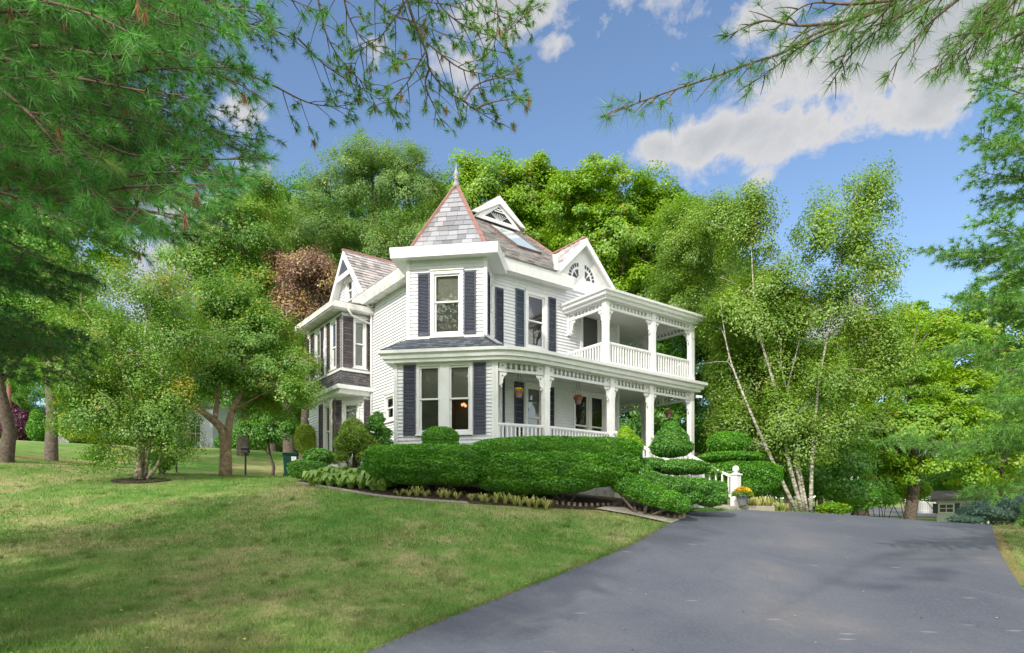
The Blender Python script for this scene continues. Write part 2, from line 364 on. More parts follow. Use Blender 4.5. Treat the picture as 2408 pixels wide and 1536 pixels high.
def asphalt():
    m, nt, b = node_mat('asphalt', .82, .25)
    t = nt.nodes.new('ShaderNodeTexCoord')
    big = noise(nt, .35, 5, 'World', .6)
    mp = nt.nodes.new('ShaderNodeMapping'); mp.inputs['Rotation'].default_value = (0, 0, R(-28)); mp.inputs['Scale'].default_value = (3.2, .3, 1)
    g = nt.nodes.new('ShaderNodeNewGeometry'); nt.links.new(g.outputs['Position'], mp.inputs[0])
    vsub = nt.nodes.new('ShaderNodeVectorMath'); vsub.operation = 'SUBTRACT'; nt.links.new(g.outputs['Position'], vsub.inputs[0]); vsub.inputs[1].default_value = (-4, 4, 0)
    sepx = nt.nodes.new('ShaderNodeSeparateXYZ'); nt.links.new(vsub.outputs[0], sepx.inputs[0])
    def mm(op, a, b_=None):
        n_ = nt.nodes.new('ShaderNodeMath'); n_.operation = op; nt.links.new(a, n_.inputs[0])
        if b_ is not None:
            if isinstance(b_, (int, float)): n_.inputs[1].default_value = b_
            else: nt.links.new(b_, n_.inputs[1])
        return n_.outputs[0]
    rad_ = mm('SQRT', mm('ADD', mm('MULTIPLY', sepx.outputs[0], sepx.outputs[0]), mm('MULTIPLY', sepx.outputs[1], sepx.outputs[1]))); ang_ = mm('ARCTAN2', sepx.outputs[1], sepx.outputs[0])
    cmb = nt.nodes.new('ShaderNodeCombineXYZ'); nt.links.new(mm('MULTIPLY', rad_, 2.0), cmb.inputs[0]); nt.links.new(mm('MULTIPLY', ang_, 1.6), cmb.inputs[1])
    streak = noise(nt, 1.0, 6, vec=cmb.outputs[0], rough=.68)
    fine = noise(nt, 90, 3, 'World', .7)
    c = ramp(nt, big, [(.36, (.06, .072, .104)), (.5, (.086, .098, .132)), (.6, (.115, .122, .148)), (.7, (.175, .165, .17))])
    c = mixc(nt, ramp(nt, streak, [(.56, (0, 0, 0)), (.74, (.5, .5, .5))]), c, (.17, .185, .2))
    mid_ = noise(nt, 22, 4, 'World', .75)
    c = mixc(nt, ramp(nt, mid_, [(.5, (0, 0, 0)), (.75, (.55, .55, .55))]), c, (.21, .215, .225))
    c = mixc(nt, ramp(nt, mid_, [(.25, (.5, .5, .5)), (.42, (0, 0, 0))]), c, (.04, .045, .06))
    c = mixc(nt, .35, c, ramp(nt, fine, [(.3, (.03, .034, .045)), (.7, (.2, .205, .22))]))
    v = nt.nodes.new('ShaderNodeTexVoronoi'); v.inputs['Scale'].default_value = 1.5; mp2 = nt.nodes.new('ShaderNodeMapping'); mp2.inputs['Scale'].default_value = (.45, 1.8, 1); mp2.inputs['Rotation'].default_value = (0, 0, R(8))
    nt.links.new(g.outputs['Position'], mp2.inputs[0]); nt.links.new(mp2.outputs[0], v.inputs['Vector'])
    c = mixc(nt, ramp(nt, v.outputs['Distance'], [(.03, (.5, .5, .5)), (.1, (0, 0, 0))]), c, (.33, .34, .36))
    nt.links.new(c, b.inputs['Base Color']); bump(nt, b, fine, .6, .012); return m
M['asphalt'] = asphalt()
M['road'] = plain('far_road', (.2, .2, .22), .85, .1, .5, coord='Object')

# ------------------------------------------------------------------ terrain
ctrl = [(0, 1536, 7.0), (600, 1536, 7.3), (1203, 1536, 7.6), (1800, 1536, 7.8), (2407, 1536, 8),
        (0, 1400, 9.2), (600, 1400, 9.6), (1203, 1400, 10), (1800, 1400, 10.2), (2407, 1400, 10.5),
        (0, 1250, 13.6), (600, 1250, 13.0), (1203, 1272, 12.6), (1700, 1285, 13.2), (2407, 1318, 13.3),
        (0, 1150, 17.6), (330, 1128, 19), (700, 1140, 17.6), (530, 1120, 21.5), (1000, 1168, 15.3), (1300, 1190, 15.5), (1600, 1216, 16),
        (1723, 1196, 18.7), (1990, 1213, 20), (2330, 1242, 20.5), (2600, 1262, 20),
        (15, 1078, 21), (120, 1086, 25), (0, 1038, 42), (300, 1050, 36), (600, 1062, 36), (683, 1119, 29), (577, 1118, 26)]
pts = [((x - CX) / F * Y, Y, (HZ - y) / F * Y) for x, y, Y in ctrl]
pts += [(12, 26, -.9), (20, 28, -1.6), (5, 26, .3), (0, 25, 1.0), (-2, 30, 1.6), (20, 42, -.9), (30, 42, -1.2), (36, 62, .9), (60, 62, .8), (22, 62, 1.2), (10, 50, 1.2),
        (-8, 0, -1.6), (8, 0, -1.9), (0, -8, -2), (-20, 0, -1), (20, 0, -2.2), (-20, 20, 2.4), (-34, 34, 4.6), (-60, 60, 7), (0, 70, 3.5), (-30, 90, 7), (100, 120, 2), (-120, 120, 9), (0, 250, 8), (250, 250, 6), (-250, 250, 12), (120, 0, -3), (-120, 0, 3), (0, -60, -3)]
pts = np.array(pts); A_, Zs = pts[:, :2], pts[:, 2]
def _phi(r2): return np.where(r2 > 1e-12, .5 * r2 * np.log(np.maximum(r2, 1e-12)), 0)
_n = len(A_); _K = _phi(((A_[:, None] - A_[None]) ** 2).sum(-1)) + np.eye(_n) * 2.0
_Pm = np.c_[np.ones(_n), A_]; _S = np.block([[_K, _Pm], [_Pm.T, np.zeros((3, 3))]])
_w = np.linalg.solve(_S, np.r_[Zs, 0, 0, 0])
def Tz(x, y):
    x = np.atleast_1d(np.asarray(x, float)); y = np.atleast_1d(np.asarray(y, float)); sh = x.shape; q = np.c_[x.ravel(), y.ravel()]
    o = np.zeros(len(q))
    for i in range(0, len(q), 20000):
        s = q[i:i + 20000]; o[i:i + 20000] = _phi(((s[:, None] - A_[None]) ** 2).sum(-1)) @ _w[:_n] + _w[_n] + s @ _w[_n + 1:]
    return (o + ZC).reshape(sh)
def tz(x, y): return float(Tz(x, y)[0])
def G(x, y, far=60):
    """survey pixel -> point where the sight line meets the ground"""
    Y = np.arange(3, far, .05); X = (x - CX) / F * Y; Z = ZC + (HZ - y) / F * Y
    d = Z - Tz(X, Y); k = np.where((d[:-1] > 0) & (d[1:] <= 0))[0]
    i = k[0] if len(k) else len(Y) - 1
    return Vector((X[i], Y[i], float(Tz(X[i], Y[i])[0])))

def curve(pp, n=8):
    """Catmull-Rom through points"""
    pp = [Vector(p) for p in pp]; P = [pp[0] * 2 - pp[1]] + pp + [pp[-1] * 2 - pp[-2]]; o = []
    for i in range(1, len(P) - 2):
        for k in range(n):
            t = k / n; a, b, c, d = P[i - 1], P[i], P[i + 1], P[i + 2]
            o.append(.5 * ((2 * b) + (c - a) * t + (2 * a - 5 * b + 4 * c - d) * t * t + (3 * b - a - 3 * c + d) * t ** 3))
    o.append(pp[-1]); return o

# ground sheet, finer near the camera
def grid_axis(lo, hi, near, step):
    a = [0.0]; s = step
    while a[-1] < hi: a.append(a[-1] + s); s = step if a[-1] < near else s * 1.18
    b = [0.0]; s = step
    while b[-1] > lo: b.append(b[-1] - s); s = step if b[-1] > -near else s * 1.18
    return np.array(sorted(set(b + a)))
gx = grid_axis(-600, 600, 26, .5); gy = grid_axis(-60, 900, 45, .5)
XX, YY = np.meshgrid(gx, gy); ZZ = Tz(np.clip(XX, -240, 240), np.clip(YY, -50, 250))
V = np.c_[XX.ravel(), YY.ravel(), ZZ.ravel()]; nx, ny = len(gx), len(gy)
idx = np.arange(nx * ny).reshape(ny, nx); Fq = np.stack([idx[:-1, :-1], idx[:-1, 1:], idx[1:, 1:], idx[1:, :-1]], -1).reshape(-1, 4)
tag(np_mesh('ground', V, Fq, M['lawn'], smooth=True), kind='structure')

def inside(poly, x, y):
    poly = np.asarray(poly); r = np.zeros(len(x), bool); j = len(poly) - 1
    for i in range(len(poly)):
        xi, yi, xj, yj = *poly[i], *poly[j]
        c = ((yi > y) != (yj > y)) & (x < (xj - xi) * (y - yi) / (yj - yi + 1e-12) + xi); r ^= c; j = i
    return r
def sheet(name, poly, lift, mat, step=.4, kind='structure'):
    """a flat thing that follows the terrain"""
    poly = [Vector((p[0], p[1])) for p in poly]; d = []
    for i, p in enumerate(poly):
        q = poly[(i + 1) % len(poly)]; n = max(1, int((q - p).length / step)); d += [p.lerp(q, k / n) for k in range(n)]
    xs = np.arange(min(p.x for p in d), max(p.x for p in d), step); ys = np.arange(min(p.y for p in d), max(p.y for p in d), step)
    X, Y = [a.ravel() for a in np.meshgrid(xs, ys)]; k = inside([(p.x, p.y) for p in d], X, Y)
    allp = d + [Vector((a, b)) for a, b in zip(X[k], Y[k])]
    res = delaunay_2d_cdt(allp, [], [list(range(len(d)))], 1, 1e-4); v, f = res[0], res[2]
    z = Tz([p.x for p in v], [p.y for p in v]) + lift
    mb = MB(); mb.add([(p.x, p.y, z[i]) for i, p in enumerate(v)], [tuple(q) for q in f]); o = mb.build(name, mat, smooth=True)
    if kind: tag(o, kind=kind)
    return o

left_edge = [G(x, y) for x, y in [(860, 1536), (985, 1484), (1100, 1440), (1230, 1388), (1300, 1372 - 12), (1380, 1328), (1450, 1300), (1510, 1270), (1560, 1240), (1585, 1226), (1606, 1213)]]
far_edge = [G(x, y, 22) for x, y in [(1608, 1207), (1700, 1203), (1760, 1201), (1830, 1206)]] + [Vector((p[0], p[1], 0)) for p in [(9.6, 19.6), (12.2, 20.6), (15.2, 20.4)]]
right_edge = [G(x, y) for x, y in [(2333, 1246), (2346, 1290), (2372, 1340), (2407, 1392)]]
drive_poly = [(-3.4, 2), (-2.6, 5)] + [(p.x, p.y) for p in curve(left_edge, 5)] + [(p.x, p.y) for p in far_edge] + [(p.x, p.y) for p in right_edge] + [(9.5, 7), (9.6, 2)]
sheet('driveway', drive_poly, .03, M['asphalt'])
# worn dry rim between lawn and asphalt
rim = []
le = [Vector((p.x, p.y)) for p in curve(left_edge[:-1], 6)]
for i, p in enumerate(le):
    t = (le[min(i + 1, len(le) - 1)] - le[max(i - 1, 0)]).normalized(); rim.append((p, Vector((-t.y, t.x))))
wv = [.05 + .05 * rnd.random() for _ in rim]
sheet('soil_edge', [tuple(p - n * .05) for p, n in rim] + [tuple(p + n * w) for (p, n), w in reversed(list(zip(rim, wv)))], .016, M['soil'], .3)
re_ = [Vector((p.x, p.y)) for p in curve(right_edge, 6)]
sheet('soil_edge', [(p.x - .05, p.y) for p in re_] + [(p.x + .2 + .1 * rnd.random(), p.y) for p in reversed(re_)], .016, M['soil'], .3)

# ------------------------------------------------------------------ HOUSE
TH = R(36.6); ax2 = Vector((math.cos(TH), math.sin(TH))); bx2 = Vector((-math.sin(TH), math.cos(TH)))
HO = Vector((-1.887, 19.189)); ZB = 0.4                         # house base, height above the eye
house = empty('house', (HO.x, HO.y, ZC + ZB), TH)
tag(house, 'white two storey clapboard house with a pointed slate corner tower and stacked porches', 'house')
def z_(z): return z - ZB
def hw(x, y, z): p = HO + ax2 * x + bx2 * y; return Vector((p.x, p.y, ZC + z))     # house coordinates -> world
u2 = Vector((1, -1)).normalized(); v2 = Vector((1, 1)).normalized()              # tower axes in house coordinates
A2, B2 = Vector((1, 0)), Vector((0, 1))

def clap(name, P, d, n, length, z0, z1, holes=(), tri=None, mat=None, exp=.105, parent=house):
    """clapboards: sloping overlapped boards, cut round the openings; tri=(tc, half, zbase, slope) clips to a gable"""
    mb = MB(); z = z0
    while z < z1 - 1e-4:
        zt = min(z + exp, z1); t0, t1 = 0.0, length
        if tri: h = tri[1] - (zt - tri[2]) / tri[3]; t0, t1 = tri[0] - h, tri[0] + h
        if t1 - t0 < .02: break
        segs = [(t0, t1)]
        for (a, b, za, zb) in holes:
            if za < zt - .01 and zb > z + .01:
                ns = []
                for s in segs:
                    if b <= s[0] or a >= s[1]: ns.append(s); continue
                    if a > s[0]: ns.append((s[0], a))
                    if b < s[1]: ns.append((b, s[1]))
                segs = ns
        for s in segs:
            def q(t, o, zz): return (P[0] + d[0] * t + n[0] * o, P[1] + d[1] * t + n[1] * o, z_(zz))
            mb.add([q(s[0], .034, z), q(s[1], .034, z), q(s[1], .004, zt), q(s[0], .004, zt), q(s[0], 0, z), q(s[1], 0, z)],
                   [(0, 1, 2, 3), (4, 5, 1, 0)])
        z = zt
    return mb.build(name, mat or M['siding'], parent)

def interior(P, d, n, t0, t1, z0, z1, win, dep=.7):
    def q(t, o, z): return (P[0] + d[0] * t + n[0] * o, P[1] + d[1] * t + n[1] * o, z_(z))
    a, b, c, e = q(t0 - .3, -dep, z0 - .3), q(t1 + .3, -dep, z0 - .3), q(t1 + .3, -dep, z1 + .2), q(t0 - .3, -dep, z1 + .2)
    f, g, h, i = q(t0 - .3, -.03, z0 - .3), q(t1 + .3, -.03, z0 - .3), q(t1 + .3, -.03, z1 + .2), q(t0 - .3, -.03, z1 + .2)
    j, k, l, m = q(t0, -.03, z0), q(t1, -.03, z0), q(t1, -.03, z1), q(t0, -.03, z1)
    mb = MB(); mb.add([a, b, c, e, f, g, h, i, j, k, l, m], [(0, 1, 2, 3), (0, 1, 5, 4), (1, 2, 6, 5), (2, 3, 7, 6), (3, 0, 4, 7), (4, 5, 9, 8), (5, 6, 10, 9), (6, 7, 11, 10), (7, 4, 8, 11)])
    mb.build('room_box', M['room'], win)

def window(P, d, n, t0, t1, z0, z1, split=.5, trim=.1, lower='room', upper='blind', sill=True, mull=(), room=True, parent=house, frame_mat=None):
    """double-hung window: trim, two sashes, glass, blind. t0..z1 = the glass opening with its sash"""
    fm = frame_mat or M['white']; zm = z0 + (z1 - z0) * split
    f = MB()
    f.obox(P, d, n, t0 - trim, t0, .0, .05, z_(z0 - trim), z_(z1 + trim)); f.obox(P, d, n, t1, t1 + trim, .0, .05, z_(z0 - trim), z_(z1 + trim))
    f.obox(P, d, n, t0, t1, .0, .048, z_(z1), z_(z1 + trim)); f.obox(P, d, n, t0, t1, .0, .048, z_(z0 - trim), z_(z0))
    f.obox(P, d, n, t0 - trim - .02, t1 + trim + .02, .0, .08, z_(z1 + trim), z_(z1 + trim + .03))
    if sill: f.obox(P, d, n, t0 - trim - .03, t1 + trim + .03, .0, .09, z_(z0 - trim - .04), z_(z0 - trim))
    for (s0, s1) in ((t0, t0 + .012), (t1 - .012, t1)): f.obox(P, d, n, s0, s1, -.1, .0, z_(z0), z_(z1))
    f.obox(P, d, n, t0, t1, -.1, .0, z_(z1 - .01), z_(z1)); f.obox(P, d, n, t0, t1, -.1, .0, z_(z0), z_(z0 + .01))
    w = f.build('window', fm, parent)
    s = MB(); sw = .045
    for (a, b, o) in ((zm - .02, z1 - .01, .0), (z0 + .01, zm + .02, -.03)):
        s.obox(P, d, n, t0 + .012, t0 + .012 + sw, o - .03, o, z_(a), z_(b)); s.obox(P, d, n, t1 - .012 - sw, t1 - .012, o - .03, o, z_(a), z_(b))
        s.obox(P, d, n, t0 + .05, t1 - .05, o - .029, o - .001, z_(a), z_(a + sw)); s.obox(P, d, n, t0 + .05, t1 - .05, o - .029, o - .001, z_(b - sw), z_(b))
    for m_ in mull: s.obox(P, d, n, m_ - .03, m_ + .03, -.03, .006, z_(z0), z_(z1))
    s.build('sash', fm, w)
    g = MB()
    for (a, b, o) in ((zm, z1, -.018), (z0, zm, -.048)): g.obox(P, d, n, t0 + .04, t1 - .04, o - .004, o, z_(a + .02), z_(b - .02))
    g.build('pane', M['glass'], w)
    for (kind, a, b) in ((upper, zm - .02, z1), (lower, z0, zm - .02)):
        if kind == 'room': continue
        c = MB(); c.obox(P, d, n, t0 + .02, t1 - .02, -.1, -.09, z_(a), z_(b)); c.build('blind' if kind == 'blind' else 'curtain', M[kind], w)
    if room: interior(P, d, n, t0, t1, z0, z1, w)
    return w
def shutter(P, d, n, t0, t1, z0, z1, mat='shutter', parent=house):
    mb = MB(); e = .035; o0, o1 = .028, .062
    mb.obox(P, d, n, t0, t0 + e, o0, o1, z_(z0), z_(z1)); mb.obox(P, d, n, t1 - e, t1, o0, o1, z_(z0), z_(z1))
    zs = [z0, z0 + .1, z1 - .07]
    mb.obox(P, d, n, t0 + e, t1 - e, o0, o1 - .004, z_(z0), z_(z0 + .09)); mb.obox(P, d, n, t0 + e, t1 - e, o0, o1 - .004, z_(z1 - .06), z_(z1))
    z = z0 + .09; o0 = .03
    while z < z1 - .08:
        def q(t, o, zz): return (P[0] + d[0] * t + n[0] * o, P[1] + d[1] * t + n[1] * o, z_(zz))
        mb.quad(q(t0 + e, o1 - .006, z), q(t1 - e, o1 - .006, z), q(t1 - e, o0 + .004, z + .038), q(t0 + e, o0 + .004, z + .038)); z += .042
    mb.obox(P, d, n, t0 + e, t1 - e, .026, .03, z_(z0 + .08), z_(z1 - .05))
    return mb.build('shutter', M[mat], parent)
def corner_board(P, n0, z0, z1, w=.09, name='corner_board'):
    mb = MB(); mb.obox(P, A2, B2, -w / 2, w / 2, -w / 2, w / 2, z_(z0), z_(z1)) if n0 is None else mb.obox(P, n0, Vector((-n0[1], n0[0])), -w / 2, w / 2, -w / 2, w / 2, z_(z0), z_(z1))
    return mb.build(name, M['white'], house)

# --- tower, ground floor: front face between (-1.37,.68) and (.68,-1.37)
FL0, FR0 = Vector((-1.37, .68)), Vector((.68, -1.37)); n_t = -v2; LL = (FR0 - FL0).length
ztop0 = 4.62; zbase = 1.75
wins0 = [(.94, 1.42, 2.52, 4.42), (1.80, 2.28, 2.52, 4.42)]
clap('wall', FL0, u2, n_t, LL, zbase, ztop0, [(.66, 2.26, 2.46, 4.48)])
mb = MB(); mb.obox(FL0, u2, n_t, 1.39, 1.53, .0, .044, z_(2.44), z_(4.5)); mb.build('window_mullion', M['white'], house)
window(FL0, u2, n_t, .71, 1.32, 2.52, 4.42, .5, .08, lower='sheer'); w_ch = window(FL0, u2, n_t, 1.60, 2.21, 2.52, 4.42, .5, .08)
ch = MB()                                                       # lit ceiling fitting inside
cpos = FL0 + u2 * 1.93 - n_t * .45
for k in (-1, 0, 1): ch.lathe((cpos.x + .08 * k, cpos.y + .04 * k, z_(3.33 - .03 * abs(k))), [(.01, 0), (.035, .02), (.045, .06), (.02, .09)], 10)
em = bpy.data.materials.new('warm_bulb'); em.use_nodes = True; em.node_tree.nodes['Principled BSDF'].inputs['Emission Color'].default_value = (1, .42, .18, 1); em.node_tree.nodes['Principled BSDF'].inputs['Emission Strength'].default_value = 1.6
ch.build('chandelier', em, w_ch)
shutter(FL0, u2, n_t, .24, .60, 2.42, 4.47); shutter(FL0, u2, n_t, 2.32, 2.68, 2.42, 4.47)
mb = MB(); mb.obox(FL0, u2, n_t, 0, LL, .0, .045, z_(4.52), z_(4.66)); mb.build('frieze_board', M['white'], house)
# side walls of the ground floor tower
sL = 1.9
clap('wall', FL0, v2, -u2, sL, zbase, ztop0)
clap('wall', FR0, v2, u2, sL, zbase, ztop0, [(.55, 1.2, 2.3, 4.3)])
window(FR0, v2, u2, .6, 1.15, 2.35, 4.25, .5, .09); shutter(FR0, v2, u2, .08, .44, 2.3, 4.35); shutter(FR0, v2, u2, 1.32, 1.66, 2.3, 4.35)
for p in (FL0, FR0): corner_board(p, u2, zbase, ztop0, .1)
# --- tower, upper floor
FRu, FLu = Vector((.68, -.96)) , Vector((-.96, .68)); LU = (FRu - FLu).length
clap('wall', FLu, u2, n_t, LU, 5.25, 7.64, [(.75, 1.59, 5.42, 7.2)])
window(FLu, u2, n_t, .78, 1.56, 5.45, 7.18, .53, .1, lower='sheer')
shutter(FLu, u2, n_t, .30, .65, 5.38, 7.24); shutter(FLu, u2, n_t, 1.69, 2.04, 5.38, 7.24)
clap('wall', FRu, v2, u2, 1.45, 5.25, 7.64, [(.55, 1.1, 5.42, 7.2)])
window(FRu, v2, u2, .58, 1.08, 5.45, 7.18, .53, .09); shutter(FRu, v2, u2, .1, .42, 5.4, 7.22)
clap('wall', FLu, v2, -u2, 1.45, 5.25, 7.64); shutter(FLu, v2, -u2, .1, .4, 5.4, 7.22)
for p in (FRu, FLu): corner_board(p, u2, 5.25, 7.64, .1)
# --- right wall (y=0), left wall (x=0), back walls
O2 = Vector((0, 0))
RW = Vector((1.2, 0))
def rx(a): return a - 1.2
lowh = [(2.93, 3.55, 2.3, 4.3), (4.95, 6.5, 2.9, 4.35)]; uph = [(2.95, 3.68, 5.6, 7.3), (5.36, 6.1, 5.0, 7.0)]
clap('wall', RW, A2, -B2, 7.1 - 1.2, zbase, 4.72, [(rx(a), rx(b), c, d) for a, b, c, d in lowh])
clap('wall', RW, A2, -B2, 7.1 - 1.2, 4.72, 7.9, [(rx(a), rx(b), c, d) for a, b, c, d in uph])
window(O2, A2, -B2, 2.95, 3.53, 2.32, 4.28, .5, .1, lower='curtain')
shutter(O2, A2, -B2, 2.42, 2.78, 2.25, 4.38); shutter(O2, A2, -B2, 3.72, 4.06, 2.25, 4.38)
window(O2, A2, -B2, 5.02, 5.64, 2.95, 4.3, .2, .08, lower='sheer', upper='sheer'); window(O2, A2, -B2, 5.78, 6.40, 2.95, 4.3, .2, .08, lower='sheer', upper='sheer')
window(O2, A2, -B2, 2.97, 3.66, 5.62, 7.28, .5, .11, upper='room'); shutter(O2, A2, -B2, 2.47, 2.8, 5.5, 7.36, 'blue_shutter'); shutter(O2, A2, -B2, 3.84, 4.14, 5.5, 7.36)
shutter(O2, A2, -B2, 1.68, 1.98, 5.36, 7.22)
# upper porch door
mb = MB(); P = O2
mb.obox(P, A2, -B2, 5.26, 5.38, 0, .05, z_(4.9), z_(7.1)); mb.obox(P, A2, -B2, 6.08, 6.2, 0, .05, z_(4.9), z_(7.1)); mb.obox(P, A2, -B2, 5.38, 6.08, 0, .048, z_(7.0), z_(7.1))
dr = mb.build('door', M['white'], house); mb = MB(); mb.obox(P, A2, -B2, 5.38, 6.08, -.02, .01, z_(4.9), z_(7.0)); mb.build('screen_panel', M['screen'], dr)
mb = MB(); mb.lathe((5.46, -.04, z_(5.95)), [(.005, 0), (.025, .02), (.025, .05), (.005, .07)], 8); mb.build('handle', M['dark'], dr)
LW = Vector((0, 1.2)); clap('wall', LW, B2, -A2, 9.3, zbase, 7.9, [(3.52 - 1.2, 4.2 - 1.2, 3.4, 4.25)])
window(O2, B2, -A2, 3.56, 4.16, 3.45, 4.2, .5, .09, upper='room')
# right and back body walls (plain but real)
clap('wall', Vector((7.1, 0)), B2, A2, 10.5, zbase, 7.9, [(1.2, 2.1, 2.0, 4.2)]); window(Vector((7.1, 0)), B2, A2, 1.22, 2.08, 2.05, 4.18, .5, .1)
clap('wall', Vector((0, 10.5)), A2, B2, 7.1, zbase, 7.9)
for p, a, b in ((Vector((7.1, 0)), zbase, 7.8), (Vector((7.1, 10.5)), zbase, 7.8), (Vector((0, 10.5)), zbase, 7.8)): corner_board(p, A2, a, b, .11)
# foundation
mb = MB(); mb.obox(O2, A2, B2, .05, 7.05, .05, 10.4, z_(.3), z_(zbase)); mb.obox(FL0, u2, n_t, .05, LL - .05, -2.2, -.04, z_(.3), z_(zbase)); mb.obox(O2, A2, B2, -1.0, .1, 5.5, 8.6, z_(.5), z_(2.2))
mb.build('foundation', M['stone'], house)

# --- left projecting bay: x -1.13..0, y 5.42..8.67
BX, B0, B1 = -1.13, 5.42, 8.67
Pb = Vector((BX, B0)); n_l = -A2
LB = B1 - B0
clap('wall', Pb, B2, n_l, LB, 5.3, 7.32, [(.3, .98, 5.4, 7.14), (1.9, 2.58, 5.4, 7.14)])
clap('wall', Pb, A2, -B2, -BX, 5.3, 7.32, [(.38, .98, 5.4, 7.14)]); clap('wall', Vector((BX, B1)), A2, B2, -BX, zbase, 7.32)
window(Pb, B2, n_l, .42, .9, 5.46, 7.1, .45, .06, lower='curtain'); window(Pb, B2, n_l, 2.0, 2.5, 5.46, 7.1, .45, .06, lower='curtain')
for a, b in ((.04, .33), (.98, 1.28), (1.62, 1.92), (2.62, 3.0)): shutter(Pb, B2, n_l, a, b, 5.38, 7.18, 'faded')
window(Pb, A2, -B2, .48, .86, 5.46, 7.1, .5, .06, lower='curtain', upper='curtain'); shutter(Pb, A2, -B2, .03, .42, 5.38, 7.18, 'faded'); shutter(Pb, A2, -B2, .95, 1.12, 5.38, 7.18, 'faded')
mb = MB()                                                       # turned ornament between the upper windows
prof = [(-.04, 5.3), (.04, 5.3), (.04, 5.9), (.09, 6.0), (.09, 6.2), (.13, 6.3), (.09, 6.4), (.09, 6.6), (.04, 6.7), (.04, 7.2), (-.04, 7.2), (-.04, 6.7), (-.09, 6.6), (-.09, 6.4), (-.13, 6.3), (-.09, 6.2), (-.09, 6.0), (-.04, 5.9)]
mb.prism(Pb, B2, n_l, [(1.45 + t, z_(z)) for t, z in prof], .03, .08); mb.build('ornament_panel', M['white'], house)
mb = MB(); mb.obox(Pb, B2, n_l, -.06, LB + .06, .0, .07, z_(5.24), z_(5.32)); mb.obox(Pb, A2, -B2, -.068, -BX, .0, .068, z_(5.24), z_(5.318)); mb.build('sill_band', M['white'], house)
corner_board(Vector((0.02, B0 - .06)), A2, 2.0, 7.3, .11); 
# shingled skirt below the upper windows, flared
def clip_poly(poly, inside_f, cut_f):
    o = []
    for i in range(len(poly)):
        a, b = poly[i], poly[(i + 1) % len(poly)]; ia, ib = inside_f(a), inside_f(b)
        if ia: o.append(a)
        if ia != ib: o.append(cut_f(a, b))
    return o
def slates(name, corners, mat, parent, sw=.26, ex=.2, lift=.03, seed=1, base=True):
    """separate slates laid in courses over a planar convex polygon given by 3-D corners (first edge = eave)"""
    r = random.Random(seed); C = [Vector(c) for c in corners]; o = C[0]; e = (C[1] - C[0]).normalized(); N = None
    for i in range(2, len(C)):
        N = (C[1] - C[0]).cross(C[i] - C[0])
        if N.length > 1e-6: break
    N.normalize()
    if N.z < 0 : N = -N
    up = N.cross(e).normalized()
    if up.z < 0: up = -up
    pl = [((c - o).dot(e), (c - o).dot(up)) for c in C]
    area = sum(pl[i][0] * pl[(i + 1) % len(pl)][1] - pl[(i + 1) % len(pl)][0] * pl[i][1] for i in range(len(pl)))
    if area < 0: pl = pl[::-1]
    mb = MB()
    if base:
        mb.add([o + e * p[0] + up * p[1] - N * .01 for p in pl], [tuple(range(len(pl)))])
    x0, x1 = min(p[0] for p in pl), max(p[0] for p in pl); y0, y1 = min(p[1] for p in pl), max(p[1] for p in pl)
    row = 0; y = y0
    while y < y1:
        x = x0 - sw * (.5 if row % 2 else 0) - sw * r.random() * .15
        while x < x1:
            w = sw * r.uniform(.85, 1.15); dy = r.uniform(-.012, .012)
            q = [(x + .004, y + dy - .01), (x + w - .004, y + dy - .01), (x + w - .004, y + ex), (x + .004, y + ex)]
            for i in range(len(pl)):
                a, b = pl[i], pl[(i + 1) % len(pl)]; nx_, ny_ = -(b[1] - a[1]), (b[0] - a[0])
                f = lambda p, a=a, nx_=nx_, ny_=ny_: (p[0] - a[0]) * nx_ + (p[1] - a[1]) * ny_
                if not q: break
                q = clip_poly(q, lambda p: f(p) >= 0, lambda p, s: tuple(p[k] + (s[k] - p[k]) * (f(p) / (f(p) - f(s))) for k in (0, 1)))
            if len(q) >= 3:
                hh = lift * r.uniform(.8, 1.25)
                top = [o + e * p[0] + up * p[1] + N * (hh * (1 - (p[1] - y) / ex) + .004) for p in q]; k = len(q)
                lo = [o + e * p[0] + up * p[1] - N * .004 for p in q if True]
                mb.add(top + lo, [tuple(range(k))] + [(i, (i + 1) % k, k + (i + 1) % k, k + i) for i in range(k)])
            x += w
        y += ex; row += 1
    return mb.build(name, mat, parent)
def H3(x, y, z): return (x, y, z_(z))
fl = .16
slates('shingle_skirt', [H3(BX - fl, B0 - fl, 4.72), H3(BX - fl, B1 + fl, 4.72), H3(BX - .02, B1, 5.26), H3(BX - .02, B0 - .02, 5.26)], M['bay_shingle'], house, .16, .1, .012, 3)
slates('shingle_skirt', [H3(BX - fl, B0 - fl, 4.72), H3(0, B0 - fl, 4.72), H3(0, B0 - .02, 5.26), H3(BX - .02, B0 - .02, 5.26)], M['bay_shingle'], house, .16, .1, .012, 4)
mb = MB(); mb.box(BX - .22, 0, B0 - .22, B1 + .2, z_(4.58), z_(4.72)); mb.box(BX - .12, 0, B0 - .12, B1 + .1, z_(4.42), z_(4.58)); mb.build('bay_cornice', M['white'], house)
